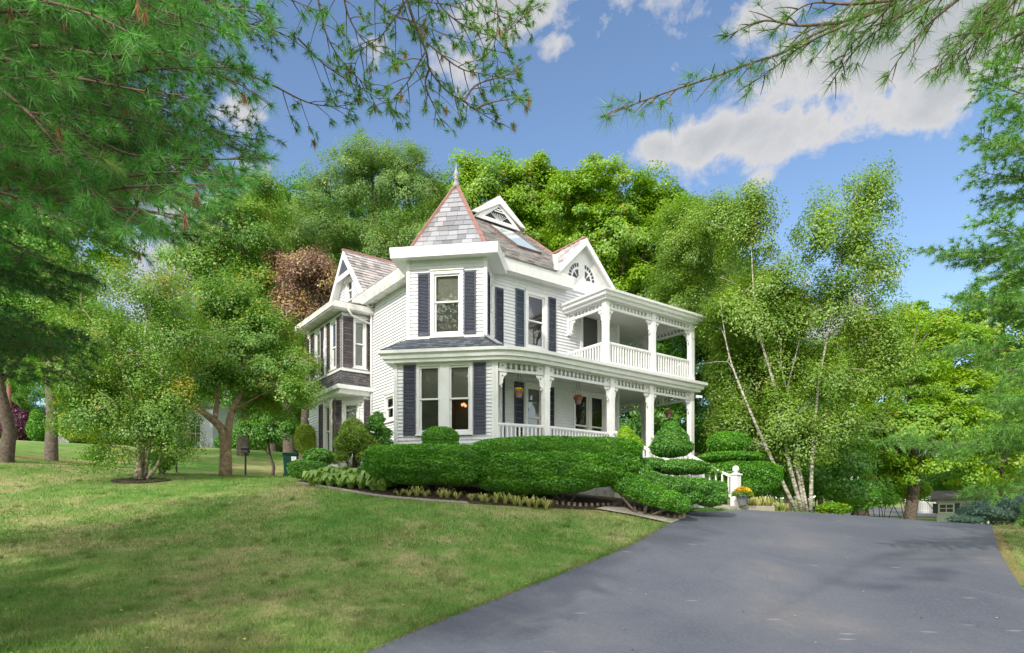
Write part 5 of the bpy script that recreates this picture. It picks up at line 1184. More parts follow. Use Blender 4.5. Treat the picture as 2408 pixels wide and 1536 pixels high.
def build_pine(name, label, trunk, branches, hgt, tr, mat, nn, ln, wd, cat='tree', seed=3, extra=None, bark='bark_pine'):
    g = np.random.default_rng(seed); b = Vector((trunk[0], trunk[1], tz(*trunk) - .1)); t = empty(name, b, 0, label, cat)
    mb = MB(); mb.tube([Vector((0, 0, 0)), Vector((0, 0, .4)), Vector((.05, .03, hgt * .5)), Vector((0, 0, hgt))], [tr * 1.4, tr, tr * .7, .04], 12); mb.build('trunk', M[bark], t, smooth=True)
    wm = MB(); tips, dirs = [], []
    for (pts_, r0, kw) in branches:
        w, a, d = pine_branch([Vector(p) for p in pts_], r0, g, **kw)
        for line, rad in w: wm.tube([p - b for p in line], rad, 5, cap=False)
        tips += a; dirs += d
    wm.build('branch', M[bark], t, smooth=True)
    T_ = np.array([tuple(p - b) for p in tips]); D_ = np.array([tuple(p) for p in dirs])
    V_, F_ = tuft_arrays(T_, D_, nn, ln, wd, g); np_mesh('needles', V_, F_, mat, t)
    return t, T_, D_
# near pine, left: limbs seen in the photo + the rest of the crown
gp = np.random.default_rng(21)
TPx, TPy = -6.6, 5.6
br = []
K1 = dict(twig=.45, step=.1, mask=pine_ok, first=.6, tuft_step=.13)
KF = dict(twig=.8, step=.12, mask=pine_ok, tuft_step=.12)
for pl, Y0, Y1 in (([(-250, 100), (0, 138), (147, 176), (330, 213), (470, 228)], 5.0, 4.6), ([(-200, 240), (103, 286), (220, 327), (323, 367), (514, 375), (643, 372)], 5.6, 5.2), ([(-100, 20), (180, 60), (320, 48), (477, 42), (640, 70), (740, 130)], 6.4, 7.0),
                   ([(-300, -60), (0, -20), (200, 30), (330, 90)], 4.4, 3.9), ([(-200, 330), (0, 400), (150, 470), (300, 520), (420, 560)], 6.2, 5.8), ([(-200, 420), (60, 520), (220, 560), (340, 600)], 7.2, 6.8), ([(0, 200), (200, 260), (420, 300), (620, 330)], 6.8, 6.4),
                   ([(0, 300), (240, 420), (420, 470), (580, 500)], 7.4, 7.2), ([(-100, -120), (200, -60), (440, -10), (640, 40)], 5.0, 4.8), ([(-150, 100), (50, 250), (160, 380), (240, 480)], 4.9, 4.4), ([(0, 60), (300, 140), (520, 180), (640, 250)], 5.6, 5.3),
                   ([(-150, 500), (0, 560), (80, 600), (160, 620)], 5.8, 5.4), ([(100, -100), (400, -60), (620, -20), (760, 30)], 6.0, 6.2), ([(-200, 380), (-50, 440), (60, 470), (140, 520)], 4.6, 4.2), ([(150, 300), (350, 440), (480, 540), (560, 560)], 6.6, 6.6),
                   ([(-150, 160), (60, 110), (260, 130), (420, 120)], 5.4, 4.5), ([(-100, 60), (120, 210), (260, 250), (420, 320)], 7.6, 7.4), ([(0, 400), (120, 330), (320, 360), (520, 430)], 8.0, 7.8)):
    n = len(pl); br.append(([W(x, y, Y0 + (Y1 - Y0) * i / (n - 1)) for i, (x, y) in enumerate(pl)], .022, K1))
br2 = []
for k in range(170):                                            # fill of boughs, near to deep
    x1, y1 = gp.uniform(-60, 640), gp.uniform(-80, 560)
    if not inside(PM, np.array([x1]), np.array([y1]))[0]: continue
    near = k % 3 == 0; Y = gp.uniform(4.4, 6.2) if near else gp.uniform(7.5, 12); x0, y0 = x1 - gp.uniform(250, 480), y1 - gp.uniform(-40, 170)
    (br if near else br2).append(([W(x0, y0, Y + .4), W((x0 * 2 + x1) / 3, (y0 * 2 + y1) / 3 - 15, Y + .2), W((x0 + 2 * x1) / 3, (y0 + 2 * y1) / 3 - 12, Y), W(x1, y1, Y - .2)], .014, K1 if near else KF))
for k in range(26):                                             # low dark boughs at the left edge
    x1, y1 = gp.uniform(40, 240), gp.uniform(640, 900); Y = gp.uniform(9, 12); x0, y0 = x1 - gp.uniform(250, 400), y1 - gp.uniform(0, 90)
    br2.append(([W(x0, y0, Y + .4), W((x0 * 2 + x1) / 3, (y0 * 2 + y1) / 3 - 15, Y + .2), W((x0 + 2 * x1) / 3, (y0 + 2 * y1) / 3 - 12, Y), W(x1, y1, Y - .2)], .014, dict(KF, mask=None, twig=.6)))
for k in range(64):                                             # crown above and beside the frame
    h = 3.5 + 13.5 * (k / 64); a = k * 2.4 + gp.normal(0, .2); L_ = (5.2 - h * .2) * gp.uniform(.8, 1.1)
    c = Vector((TPx, TPy, tz(TPx, TPy) + h)); d = Vector((math.cos(a), math.sin(a), .12)); e = c + d * L_ + Vector((0, 0, -.5))
    if not (pine_ok(e) and pine_ok(c + d * L_ * .6)): continue
    br.append(([c, c + d * L_ * .35 + Vector((0, 0, .1)), c + d * L_ * .7, e], .05, dict(twig=1.3, step=.26, mask=pine_ok, tuft_step=.2)))
pine, PT, PD = build_pine('pine_tree', 'near white pine whose long needled boughs fill the upper left corner', (TPx, TPy), br, 18, .22, M['needle'], 64, .12, .0042, seed=31)
g4 = np.random.default_rng(14); b = Vector(pine.location); wm = MB(); tips, dirs = [], []
for (pts_, r0, kw) in br2:
    w, a, d = pine_branch(pts_, r0, g4, **kw)
    for line, rad in w: wm.tube([p - b for p in line], rad, 4, cap=False)
    tips += a; dirs += d
wm.build('inner_branch', M['bark_pine'], pine)
V_, F_ = tuft_arrays(np.array([tuple(p - b) for p in tips]), np.array([tuple(p) for p in dirs]), 26, .14, .008, g4); np_mesh('inner_needles', V_, F_, M['needle_shaded'], pine)
# dead brown needle bundles hanging in it
g5 = np.random.default_rng(77); base = np.array(pine.location)
vis = [i for i in range(len(PT)) if (lambda q: q[0] is not None and 0 < q[0] < 760 and 0 < q[1] < 640)(px(Vector(PT[i] + base)))]
pick = g5.choice(vis, 26, replace=False); DT = PT[pick] + np.array([0, -.1, -.04]); DD = np.tile([0, 0, -1.0], (len(pick), 1))
V_, F_ = tuft_arrays(DT, DD, 40, .1, .007, g5, .25); np_mesh('dead_needles', V_, F_, M['deadneedle'], pine)
pick = g5.choice(vis, len(vis) // 3, replace=False)
# twiggy overhanging bough at top centre
hb_ = []
def hang(pl, Y, r0=.012, **kw): hb_.append(([W(x, y, Y + .12 * i) for i, (x, y) in enumerate(pl)], r0, kw))
KH = dict(twig=.5, step=.085, tip_only=True, droop=.3, side=.9, tuft_step=.05)
hang([(930, -160), (957, 0), (1001, 121), (1009, 162), (1049, 213), (1090, 239), (1115, 257), (1178, 294)], 6.5, .02, **KH)
hang([(1001, 121), (960, 190), (930, 230), (910, 260)], 6.5, **KH); hang([(1009, 162), (1000, 200), (1020, 250), (1040, 290)], 6.6, **KH); hang([(1115, 257), (1160, 240), (1230, 230)], 6.8, **KH)
hang([(1001, 100), (1080, 160), (1140, 175), (1200, 190)], 6.6, **KH); hang([(957, 0), (900, 80), (850, 120), (830, 170)], 6.5, **KH); hang([(800, -60), (820, 40), (870, 110), (940, 140)], 6.8, **KH)
hang([(1000, -60), (1040, 20), (1110, 70), (1180, 80), (1262, 10)], 6.5, **KH); hang([(1080, -80), (1120, 0), (1180, 40), (1240, 60)], 6.9, **KH); hang([(740, -60), (760, 60), (800, 140), (860, 200), (890, 215)], 6.6, **KH)
hang([(700, 90), (760, 150), (820, 190), (900, 240), (930, 265)], 7.0, **KH); hang([(1150, -60), (1170, 30), (1160, 110), (1130, 140)], 7.1, **KH); hang([(860, -60), (900, 20), (990, 60), (1100, 100), (1200, 130)], 7.2, **KH); hang([(640, 200), (720, 240), (780, 250), (830, 245)], 6.8, **KH)
hang([(900, -80), (950, -10), (1060, 10), (1130, -10)], 6.4, **KH); hang([(1090, 239), (1120, 200), (1180, 180), (1225, 160)], 6.8, **KH)
hp2 = [W(930, -160, 6.5), W(700, -300, 6.8), W(300, -420, 6.6)] + [Vector((TPx, TPy, 9.5))]
g6 = np.random.default_rng(5); b = Vector(pine.location); wm = MB(); tips, dirs = [], []
wm.tube([p - b for p in curve(hp2, 5)], .03, 6)
for (pts_, r0, kw) in hb_:
    w, a, d = pine_branch(pts_, r0, g6, **kw)
    for line, rad in w: wm.tube([p - b for p in line], rad, 4, cap=False)
    tips += a; dirs += d
wm.build('twig_bough', M['bark_pine'], pine)
T_ = np.array([tuple(p - b) for p in tips]); D_ = np.array([tuple(p) for p in dirs]); V_, F_ = tuft_arrays(T_, D_, 30, .09, .006, g6, .75); np_mesh('needles', V_, F_, M['needle_dark'], pine)
sel = g6.random(len(T_)) < .07; V_, F_ = tuft_arrays(T_[sel], np.tile([0, 0, -1.0], (sel.sum(), 1)), 26, .1, .008, g6, .3); np_mesh('dead_needles', V_, F_, M['deadneedle'], pine)
# second pine, trunk off to the right: near bough at top right and the layered boughs on the right edge
rb = []
KR = dict(twig=.34, step=.085, droop=.2, side=.8, tuft_step=.12, first=.5)
rb.append(([W(x, y, 4.0 + .25 * i) for i, (x, y) in enumerate([(1422, 273), (1507, 239), (1592, 209), (1678, 181), (1763, 149), (1840, 124), (1891, 92), (1977, 53), (2045, 30), (2200, -40), (2420, -150)])][::-1] , .022, KR))
def rbough(pl, Y, dy=.15, **kw): rb.append(([W(x, y, Y + dy * i) for i, (x, y) in enumerate(pl)], .014, dict(KR, **kw)))
rbough([(2100, 10), (1900, 100), (1820, 160), (1760, 200)], 4.7); rbough([(2240, -30), (2080, 60), (2000, 130), (1950, 200)], 4.6); rbough([(2300, -40), (2180, 60), (2120, 130), (2080, 190)], 4.9); rbough([(2420, -60), (2300, 40), (2240, 120), (2200, 170)], 5.2)
rbough([(2100, 0), (2000, 10), (1900, 10), (1820, 70)], 4.5); rbough([(2420, 20), (2350, 60), (2310, 90), (2290, 130)], 5.0); rbough([(2440, 60), (2380, 90), (2340, 130)], 5.4)
for _k in range(12):
    x1, y1 = g6.uniform(1950, 2400), g6.uniform(20, 200); rbough([(x1 + 190, y1 - 260), (x1 + 110, y1 - 130), (x1 + 30, y1 - 50), (x1, y1)], g6.uniform(4.4, 6.0), twig=.4, step=.06)
rbough([(1978, 53), (1880, 60), (1790, 50), (1700, 90)], 4.6, twig=.3); rbough([(2400, -80), (2200, -40), (2100, 30), (2020, 90)], 5.6, twig=.6)
rp_, _, _ = build_pine('pine_tree', 'near pine whose single long bough reaches in at the top right', (7.4, 6.6), rb, 14, .26, M['needle_dark'], 30, .135, .0036, seed=41)
eb = []
KE = dict(twig=1.1, step=.085, droop=.05, side=.8, tuft_step=.075, flat=.3)
g7 = np.random.default_rng(9); TX, TY = 11.9, 13.4
for (x, y, L_) in [(2345, 150, 1), (2305, 175, 1), (2300, 320, 1), (2350, 250, 1), (2290, 400, 1), (2335, 460, 1), (2190, 585, 1), (2240, 600, 1), (2330, 520, 1), (2260, 690, 1), (2270, 810, 1), (2330, 930, 1), (2100, 1030, 1), (2330, 40, 1), (2380, 100, 1), (2360, 640, 1), (2350, 860, 1), (2290, 1150, 1), (2370, 330, 1), (2380, 720, 1), (2350, 1000, 1)]:
    Y = g7.uniform(11.5, 13.5); e = W(x, y, Y); c = Vector((TX, TY, e.z + .25)); m1 = c.lerp(e, .4) + Vector((0, 0, -.12)); m2 = c.lerp(e, .75) + Vector((0, 0, -.12))
    eb.append(([c, m1, m2, e], .03, KE))
for k in range(26):
    a = g7.uniform(-2.2, 1.2); h = .8 + 12 * k / 26; c = Vector((TX, TY, tz(TX, TY) + h)); d = Vector((math.cos(a), math.sin(a), .05)); L_ = 2.6 - h * .08; eb.append(([c, c + d * L_ * .5, c + d * L_], .03, dict(KE, step=.2)))
build_pine('pine_tree', 'layered blue green pine standing at the right edge of the drive', (TX, TY), eb, 14.5, .24, M['needle_blue'], 22, .14, .011, seed=51)
bushes([(2330, 1205, 75, 28, 21.5, 'blue green juniper spreading beside the shed'), (2400, 1190, 50, 40, 21, 'tall blue green juniper at the right edge'), (2265, 1222, 40, 12, 21.2, 'low blue green juniper at the lawn corner')], leafmat('juniper_leaf', (.06, .13, .09), (.15, .26, .19)), 'juniper_shrub', 'shrub', 900, .06)

# ================================================================== GARDEN ROUND THE HOUSE
def WB(x, y, Y): return tuple(W(x, y, Y))
Yh = 16.4
leafy('yew_hedge', 'long low clipped green hedge in front of the tower, nearer the bay', 'hedge',
      [(WB(1020, 1089, 16.4), (1.65, 1.15, .4), 4.5), (WB(1015, 1100, 16.2), (1.45, 1.1, .3), 2.6), (WB(905, 1112, 16.6), (.4, .6, .36), 2.4), (WB(1150, 1098, 16.3), (.9, 1.05, .36), 3.0), (WB(990, 1116, 15.9), (.9, .6, .24), 2.4), (WB(1075, 1118, 16.0), (.7, .8, .25), 2.4)],
      M['yew'], 3600, .04, stem=9, seed=3, below=.8)
leafy('yew_hedge', 'high rounded clipped green hedge under the curved porch railing', 'hedge',
      [(WB(1305, 1082, 16.8), (2.1, 1.3, .52), 4.6), (WB(1285, 1104, 16.3), (1.85, 1.25, .42), 2.8), (WB(1265, 1130, 16.0), (1.5, .9, .33), 2.6), (WB(1400, 1112, 16.2), (.8, .8, .34), 2.4), (WB(1300, 1142, 15.8), (.5, .6, .2), 2.4), (WB(1450, 1098, 16.6), (.6, .9, .42), 2.4)],
      M['yew'], 3600, .04, stem=10, seed=4, below=.8)
leafy('dome_shrub', 'round topped clipped shrub under the tower windows', 'shrub', [(WB(1035, 1030, 17.6), (.5, .45, .31), 2.2), (WB(1035, 1048, 17.6), (.5, .45, .2), 2.6)], M['yew'], 4200, .035, seed=5)
leafy('topiary', 'dark green cone topped topiary with swirling tiers at the foot of the stairs', 'topiary',
      [(WB(1578, 1052, 16.8), (.55, .55, .26), 2.2), (WB(1578, 1035, 16.8), (.45, .45, .35), 2.0), (WB(1577, 1015, 16.8), (.27, .27, .28), 2.0),
       (WB(1530, 1093, 16.6), (.4, .5, .18), 2.2), (WB(1600, 1098, 16.4), (.6, .6, .19), 2.4), (WB(1640, 1100, 16.6), (.3, .5, .17), 2.2)]
      + [(WB(x, y, Y), (.36, .36, .22), 2.1) for x, y, Y in ((1490, 1092, 16.5), (1500, 1110, 16.2), (1525, 1128, 16.0), (1560, 1138, 15.9), (1600, 1142, 15.8), (1640, 1144, 15.9), (1675, 1150, 16.1))]
      + [(WB(1670, 1165, 16.1), (.42, .4, .28), 2.2), (WB(1620, 1165, 15.9), (.4, .35, .22), 2.2)],
      M['yew_dark'], 4200, .034, stem=9, seed=6, below=.8)
leafy('spreading_yew', 'sprawling lighter green clipped yew curling round the topiary over the walk', 'shrub',
      [(WB(x, y, Y), (r, r, r * .72), 2.1) for x, y, Y, r in ((1462, 1100, 16.4, .34), (1450, 1118, 16.1, .36), (1470, 1135, 15.9, .38), (1500, 1150, 15.7, .38), (1535, 1164, 15.5, .37), (1572, 1176, 15.3, .33), (1600, 1188, 15.2, .26))], M['yew'], 3800, .036, stem=6, seed=7, below=.8)
leafy('topiary', 'tiered round clipped topiary right of the porch corner', 'topiary',
      [(WB(1712, 1042, 20.5), (.66, .6, .36), 2.2), (WB(1716, 1076, 20.3), (1.0, .8, .17), 2.4), (WB(1740, 1112, 20.2), (1.2, .9, .36), 2.8), (WB(1790, 1125, 20.0), (.55, .7, .4), 2.4), (WB(1740, 1145, 20), (.9, .8, .3), 2.4)], M['yew'], 2600, .045, stem=7, seed=8)
leafy('lime_shrub', 'pointed lime green shrub at the top of the stairs', 'shrub', [(WB(1478, 1050, 18.5), (.42, .4, .36), 2), (WB(1470, 1030, 18.5), (.25, .25, .34), 2)], M['lime'], 2600, .05, seed=9, rough=.14)
leafy('dwarf_pine', 'bushy olive green dwarf pine beside the lower bay window', 'shrub', [(WB(x, y, Y), (r, r, r * .8), 2) for x, y, Y, r in ((830, 1003, 18.2, .3), (832, 1018, 18.2, .42), (815, 1045, 18, .38), (850, 1045, 18.1, .42), (805, 1072, 17.9, .25), (862, 1075, 17.8, .3), (835, 1030, 17.8, .42), (880, 1050, 18.1, .28))], M['dwarf'], 2100, .05, core=.75, rough=.16, stem=8, seed=10)
leafy('dwarf_pine', 'upright cloud pruned dwarf pine nearest the tower wall', 'shrub', [(WB(x, y, Y), (r, r, r * .7), 2) for x, y, Y, r in ((888, 976, 18.4, .15), (886, 988, 18.4, .25), (883, 1005, 18.3, .28), (902, 1020, 18.4, .26), (880, 1030, 18.4, .24), (903, 1042, 18.3, .26), (890, 1060, 18.3, .22))], M['yew_dark'], 2100, .05, core=.7, rough=.14, stem=5, seed=11)
leafy('globe_shrub', 'flattened dark green globe shrub left of the dwarf pine', 'shrub', [(WB(750, 1075, 19.5), (.48, .4, .26), 2.2)], M['yew_dark'], 3000, .045, seed=12)
leafy('box_shrub', 'squared dark green shrub at the left corner of the bed', 'shrub', [(WB(715, 1104, 18.5), (.42, .45, .26), 3), (WB(745, 1106, 18.4), (.3, .4, .24), 3)], M['yew_dark'], 3000, .045, seed=13)
leafy('gold_shrub', 'yellow green oval shrub against the left bay', 'shrub', [(WB(718, 1035, 25), (.42, .4, .62), 2)], M['gold'], 1500, .07, seed=14)
leafy('boxwood', 'small dark shrub between the hosta bank and the hedge', 'shrub', [(WB(862, 1110, 16.9), (.24, .25, .22), 2.2), (WB(893, 1150, 16.4), (.22, .2, .14), 2)], M['yew_dark'], 3500, .04, seed=15)
# hosta bank, lilies
rr = random.Random(5)
def plantbank(name, label, cat, mat, spots, n0, h0, w0, spread=.6, group=None):
    for i, (x, y, Y) in enumerate(spots):
        c = W(x, y, Y); c.z = tz(c.x, c.y); qs = []; vk = rr.uniform(.65, 1.3); h, w, n = h0 * vk, w0, int(n0 * rr.uniform(.6, 1.2)); t = empty(name, c, 0, label if isinstance(label, str) else label[i], cat, group); strap_clump(qs, c, n, h, w, rr, spread); strap_mesh('leaf', qs, mat, t, c)
hs = [(732, 1135, 17.4), (752, 1140, 17.2), (770, 1132, 17.8), (775, 1146, 17.0), (795, 1136, 17.5), (800, 1150, 16.8), (820, 1140, 17.2), (825, 1153, 16.6), (845, 1142, 17.1), (850, 1156, 16.5), (870, 1148, 16.8), (878, 1162, 16.2), (892, 1160, 16.2), (835, 1128, 17.6), (790, 1122, 18)]
plantbank('hosta_plant', 'bright green hosta clump in the bank along the left bed edge', 'plant', M['hosta'], hs + [(x + 9, y + 3, Y - .1) for x, y, Y in hs[::2]], 50, .31, .17, .75, 'hostas at the left end of the bed')
plantbank('variegated_plant', 'yellow striped grassy clump right of the potted mums', 'plant', M['lily'], [(1780, 1188, 19.0), (1800, 1190, 19.0), (1822, 1194, 19.1), (1842, 1198, 19.2), (1765, 1184, 19.2)], 90, .34, .03, .7, 'variegated clumps right of the stairs')
ls = [(940 + i * 19 + rr.uniform(-5, 5), 1178, 15.4 - .02 * i) for i in range(19) if i not in (4, 8)]
plantbank('lily_plant', 'wilting yellow green lily clump along the lawn edge of the bed', 'plant', M['lily'], [(x, y, Y) for x, y, Y in ls], 34, .2, .02, .9, 'wilting lilies along the bed edge')
# bed, curb, walk
bed = [G(x, y) for x, y in [(700, 1137), (745, 1143), (820, 1156), (900, 1168), (1000, 1177), (1100, 1184), (1200, 1190), (1310, 1195), (1400, 1199), (1470, 1195)]]
bedp = [(p.x, p.y) for p in curve(bed, 4)] + [(3.4, 17.6), (3.2, 19.6), (-1, 20), (-5.5, 20.6)]
sheet('planting_bed', bedp, .03, M['mulch'], .35)
mb = MB(); cb = curve(bed[:6], 5)
for i in range(len(cb) - 1):
    a, c = cb[i].copy(), cb[i + 1].copy(); a.z = tz(a.x, a.y) + .03; c.z = tz(c.x, c.y) + .02; mb.bar(a, c, .05, .05)
tag(mb.build('bed_curb', M['concrete']), 'pale concrete curb edging the hosta bed against the lawn', 'curb')
wk = [G(x, y) for x, y in [(1400, 1199), (1480, 1213), (1578, 1233), (1607, 1222), (1560, 1208), (1480, 1196), (1440, 1192)]]
sheet('walk', [(p.x, p.y) for p in wk], .045, M['concrete'], .3)
b2 = [G(x, y) for x, y in [(1459, 1194), (1503, 1204), (1597, 1221), (1607, 1210)]]
sheet('planting_bed', [(p.x, p.y) for p in b2] + [(5.0, 17.2), (3.0, 17.4)], .075, M['mulch'], .3)
mbk = MB(); mbk.lathe((0, 0, -.03), [(.045, 0), (.045, .06), (.036, .08), (.015, .092)], 10); bk = mbk.build('edging_brick', M['brick'])
tag(bk, 'small rounded terracotta edging block beside the walk', 'edging block', 'edging blocks round the mulch beds'); first = True
for ln_ in (curve([G(x, y) for x, y in [(1309, 1188), (1370, 1192), (1430, 1191), (1475, 1187)]], 9), curve(b2, 12)):
    d = 0; last = None
    for p in ln_:
        if last is not None and (p - last).length < .11: continue
        last = p; o = bk if first else bk.copy()
        if not first: col.objects.link(o)
        first = False; o.location = (p.x, p.y, tz(p.x, p.y) + .05); o.rotation_euler = (0, 0, rnd.uniform(0, 3))
# landing curb and pot
c0, c1 = W(1600, 1196, 18.2), W(1822, 1200, 18.9); dd = Vector((c1.x - c0.x, c1.y - c0.y)).normalized(); nn_ = Vector((dd.y, -dd.x)); le_ = (Vector((c1.x, c1.y)) - Vector((c0.x, c0.y))).length
mb = MB(); mb.obox(Vector((c0.x, c0.y)), dd, nn_, 0, le_, -1.3, 0, ZC - .1, W(1723, 1189, 18.5).z)
o = mb.build('landing', M['concrete'], bevel=.015); tag(o, 'low pinkish concrete landing at the foot of the porch stairs', 'landing')
def flowerpot(name, label, loc, r, h, mat, petals, green, bloom_r, n, hang=None):
    t = empty(name, loc, 0, label, 'flower pot'); mb = MB()
    mb.lathe((0, 0, 0), [(r * .68, 0), (r * .95, h * .8), (r * 1.12, h * .82), (r * 1.12, h), (r * .95, h), (r * .9, h * .9), (.01, h * .88)], 20); mb.build('pot', M[mat], t, smooth=False)
    g = np.random.default_rng(int(r * 1e4) + n); d = unit(g.normal(size=(n, 3))); d[:, 2] = np.abs(d[:, 2]) * .9 - .15; P = np.array([0, 0, h]) + d * bloom_r * (1 - .25 * g.random((n, 1)))
    lo_ = d[:, 2] < .3 if petals is M['yellowfl'] else g.random(n) < .35
    leaves('foliage', P[lo_ | (g.random(n) < .2)], .04, green, t, nrm=d[lo_ | (g.random(n) < .2)][:0] if False else None)
    leaves('flowers', P[~lo_], .035, petals, t, aspect=.9, up=.8)
    if hang:
        mb = MB()
        for k in range(3):
            a = 2.1 * k + .4; mb.tube([Vector((r * math.cos(a), r * math.sin(a), h)), Vector((0, 0, hang - .06))], .005, 5)
        mb.tube([Vector((0, 0, hang - .06)), Vector((0, 0, hang))], .006, 5); mb.build('hanger', M['dark'], t)
    return t
pz = W(1745, 1188, 18.55); flowerpot('flower_pot', 'grey pot of yellow chrysanthemums on the landing beside the newel post', pz, .17, .3, 'grey_pot', M['yellowfl'], M['dwarf'], .32, 1800)
pz = hw(6.0, PY - .5, 1.75); flowerpot('flower_pot', 'pot of red geraniums on the stairs below the porch', pz + Vector((.05, 0, -.12)), .12, .22, 'terracotta', M['redfl'], M['yew'], .17, 500)
ceilz = 4.6
def basket(xD, yD, lx, ly, label, pet):
    # hangs at house coordinates (lx, ly); yD = survey row of the pot base
    p = hw(lx, ly, 0); zb_ = ZC + (HZ - yD) / F * p.y; p.z = zb_; flowerpot('hanging_basket', label, p, .125, .2, 'terracotta', pet, M['dwarf'], .15, 420, hang=(ZC + ceilz - zb_))['category'] = 'hanging basket'
# find spots under the porch beam that fall on the sight lines
def under(xD, off):
    best = None
    for k in range(900):
        x = .8 + k * .01; y = PY + off; p = hw(x, y, 0); q = CX + F * p.x / p.y
        if best is None or abs(q - xD) < best[0]: best = (abs(q - xD), x, y)
    return best[1:]
a_, b_2 = under(1220, .35); basket(1220, 936, a_, b_2, 'hanging brown basket of yellow flowers left of the first porch post', M['yellowfl'])
a_, b_2 = under(1359, .45); basket(1359, 951, a_, b_2, 'hanging brown basket with red flowers before the double window', M['redfl'])
a_, b_2 = under(1575, .15); basket(1577, 983, 8.1, -1.5, 'hanging basket with pink flowers in the right porch bay', M['pinkfl'])
basket(1568, 1000, 8.6, -.2, 'lower hanging basket with trailing leaves behind the pink one', M['yellowfl'])
# left lawn furniture
def simple(name, label, cat, mb, mat, loc): o = mb.build(name, mat); o.location = loc; return tag(o, label, cat)
bn = gbase(683, 27.5); t = empty('wheeled_bin', bn, R(20), 'dark green wheeled rubbish bin standing left of the bay', 'bin')
mb = MB(); vs = [(-.26, -.28, .08), (.26, -.28, .08), (.26, .28, .08), (-.26, .28, .08), (-.31, -.34, 1.0), (.31, -.34, 1.0), (.31, .34, 1.0), (-.31, .34, 1.0)]
mb.add(vs, [(0, 3, 2, 1), (4, 5, 6, 7), (0, 1, 5, 4), (1, 2, 6, 5), (2, 3, 7, 6), (3, 0, 4, 7)]); mb.box(-.33, .33, -.36, .36, .94, 1.0); gm = plain('bin_plastic', (.012, .06, .045), .4, .08); mb.build('body', gm, t, bevel=.02)
mb = MB(); mb.box(-.34, .34, -.38, .38, 1.0, 1.06); mb.bar((-.25, .4, 1.02), (.25, .4, 1.02), .04); mb.build('lid', gm, t, bevel=.02)
mb = MB(); mb.obox(Vector((.02, -.335)), A2, -B2, 0, .2, 0, .008, .72, .9); mb.build('notice', M['white'], t)
for s in (-1, 1): mb = MB(); mb.tube([(s * .24, .3, .1), (s * .3, .3, .1)], .1, 14); mb.build('wheel', M['dark'], t)
bf = gbase(577, 26); t = empty('bird_feeder', bf, 0, 'black bird feeder on a tall post beside the crabapple', 'bird feeder'); mb = MB(); mb.tube([(0, 0, 0), (0, 0, .95)], .04, 8); mb.build('post', M['dark'], t)
mb = MB(); mb.box(-.13, .13, -.13, .13, .95, 1.12); mb.add([(-.2, -.2, 1.12), (.2, -.2, 1.12), (.2, .2, 1.12), (-.2, .2, 1.12), (0, 0, 1.28)], [(0, 3, 2, 1), (0, 1, 4), (1, 2, 4), (2, 3, 4), (3, 0, 4)]); mb.build('feeder_box', M['dark'], t)
mb = MB(); mb.tube([(0, 0, 0), (0, 0, 2.0)], .03, 8); mb.lathe((0, 0, 2.0), [(.03, 0), (.04, .03), (.01, .06)], 8); simple('garden_stake', 'thin dark green stake standing in the lawn right of the stemmed birch', 'post', mb, M['dark'], gbase(415, 23))
mb = MB(); mb.tube([(0, 0, 0), (.02, 0, 2.7), (.05, 0, 5.6)], [.13, .12, .1], 10); simple('utility_pole', 'reddish wooden pole beyond the far left lawn', 'pole', mb, plain('red_wood', (.3, .14, .1), .8), gbase(20, 39))
leafy('dark_shrub', 'small dark rounded shrub tucked behind the stemmed birch', 'shrub', [(WB(380, 1083, 21.5), (.42, .4, .36), 2)], M['yew_dark'], 1800, .05, seed=31)
# mulch rings
for (x, y, Y, rx_, ry_, m) in ((328, 1129, 18.9, .85, .5, 'mulch'), (120, 1086, 25, 1.5, 1.2, 'soil')):
    c = gbase(x, Y); sheet('mulch_ring', [(c.x + rx_ * math.cos(a) * (1 + .08 * math.sin(3 * a)), c.y + ry_ * math.sin(a)) for a in [k * .26 for k in range(24)]], .03, M[m], .4)
# picket fences
def picket(name, label, p0, p1, h, n):
    p0, p1 = Vector(p0), Vector(p1); t = empty(name, p0, 0, label, 'fence'); mb = MB()
    for k in range(n + 1):
        q = p0.lerp(p1, k / n) - p0; zz = tz(p0.x + q.x, p0.y + q.y) - p0.z; mb.box(q.x - .05, q.x + .05, q.y - .02, q.y + .02, zz, zz + h)
    mb.build('pickets', M['white'], t); mb = MB()
    for f_ in (.25, .8):
        mb.bar(Vector((0, .03, tz(p0.x, p0.y) - p0.z + h * f_)), (p1 - p0) + Vector((0, .03, 0)) - Vector((0, 0, (p1 - p0).z)) + Vector((0, 0, tz(p1.x, p1.y) - p0.z + h * f_)), .05, .09)
    mb.build('rail', M['white'], t)
picket('picket_fence', 'low white picket fence between the shrubs on the far left', gbase(125, 43), gbase(160, 43), 1.0, 8)
picket('picket_fence', 'white picket fence along the far road left of the shed', gbase(2150, 58), gbase(2215, 57), 1.2, 16)
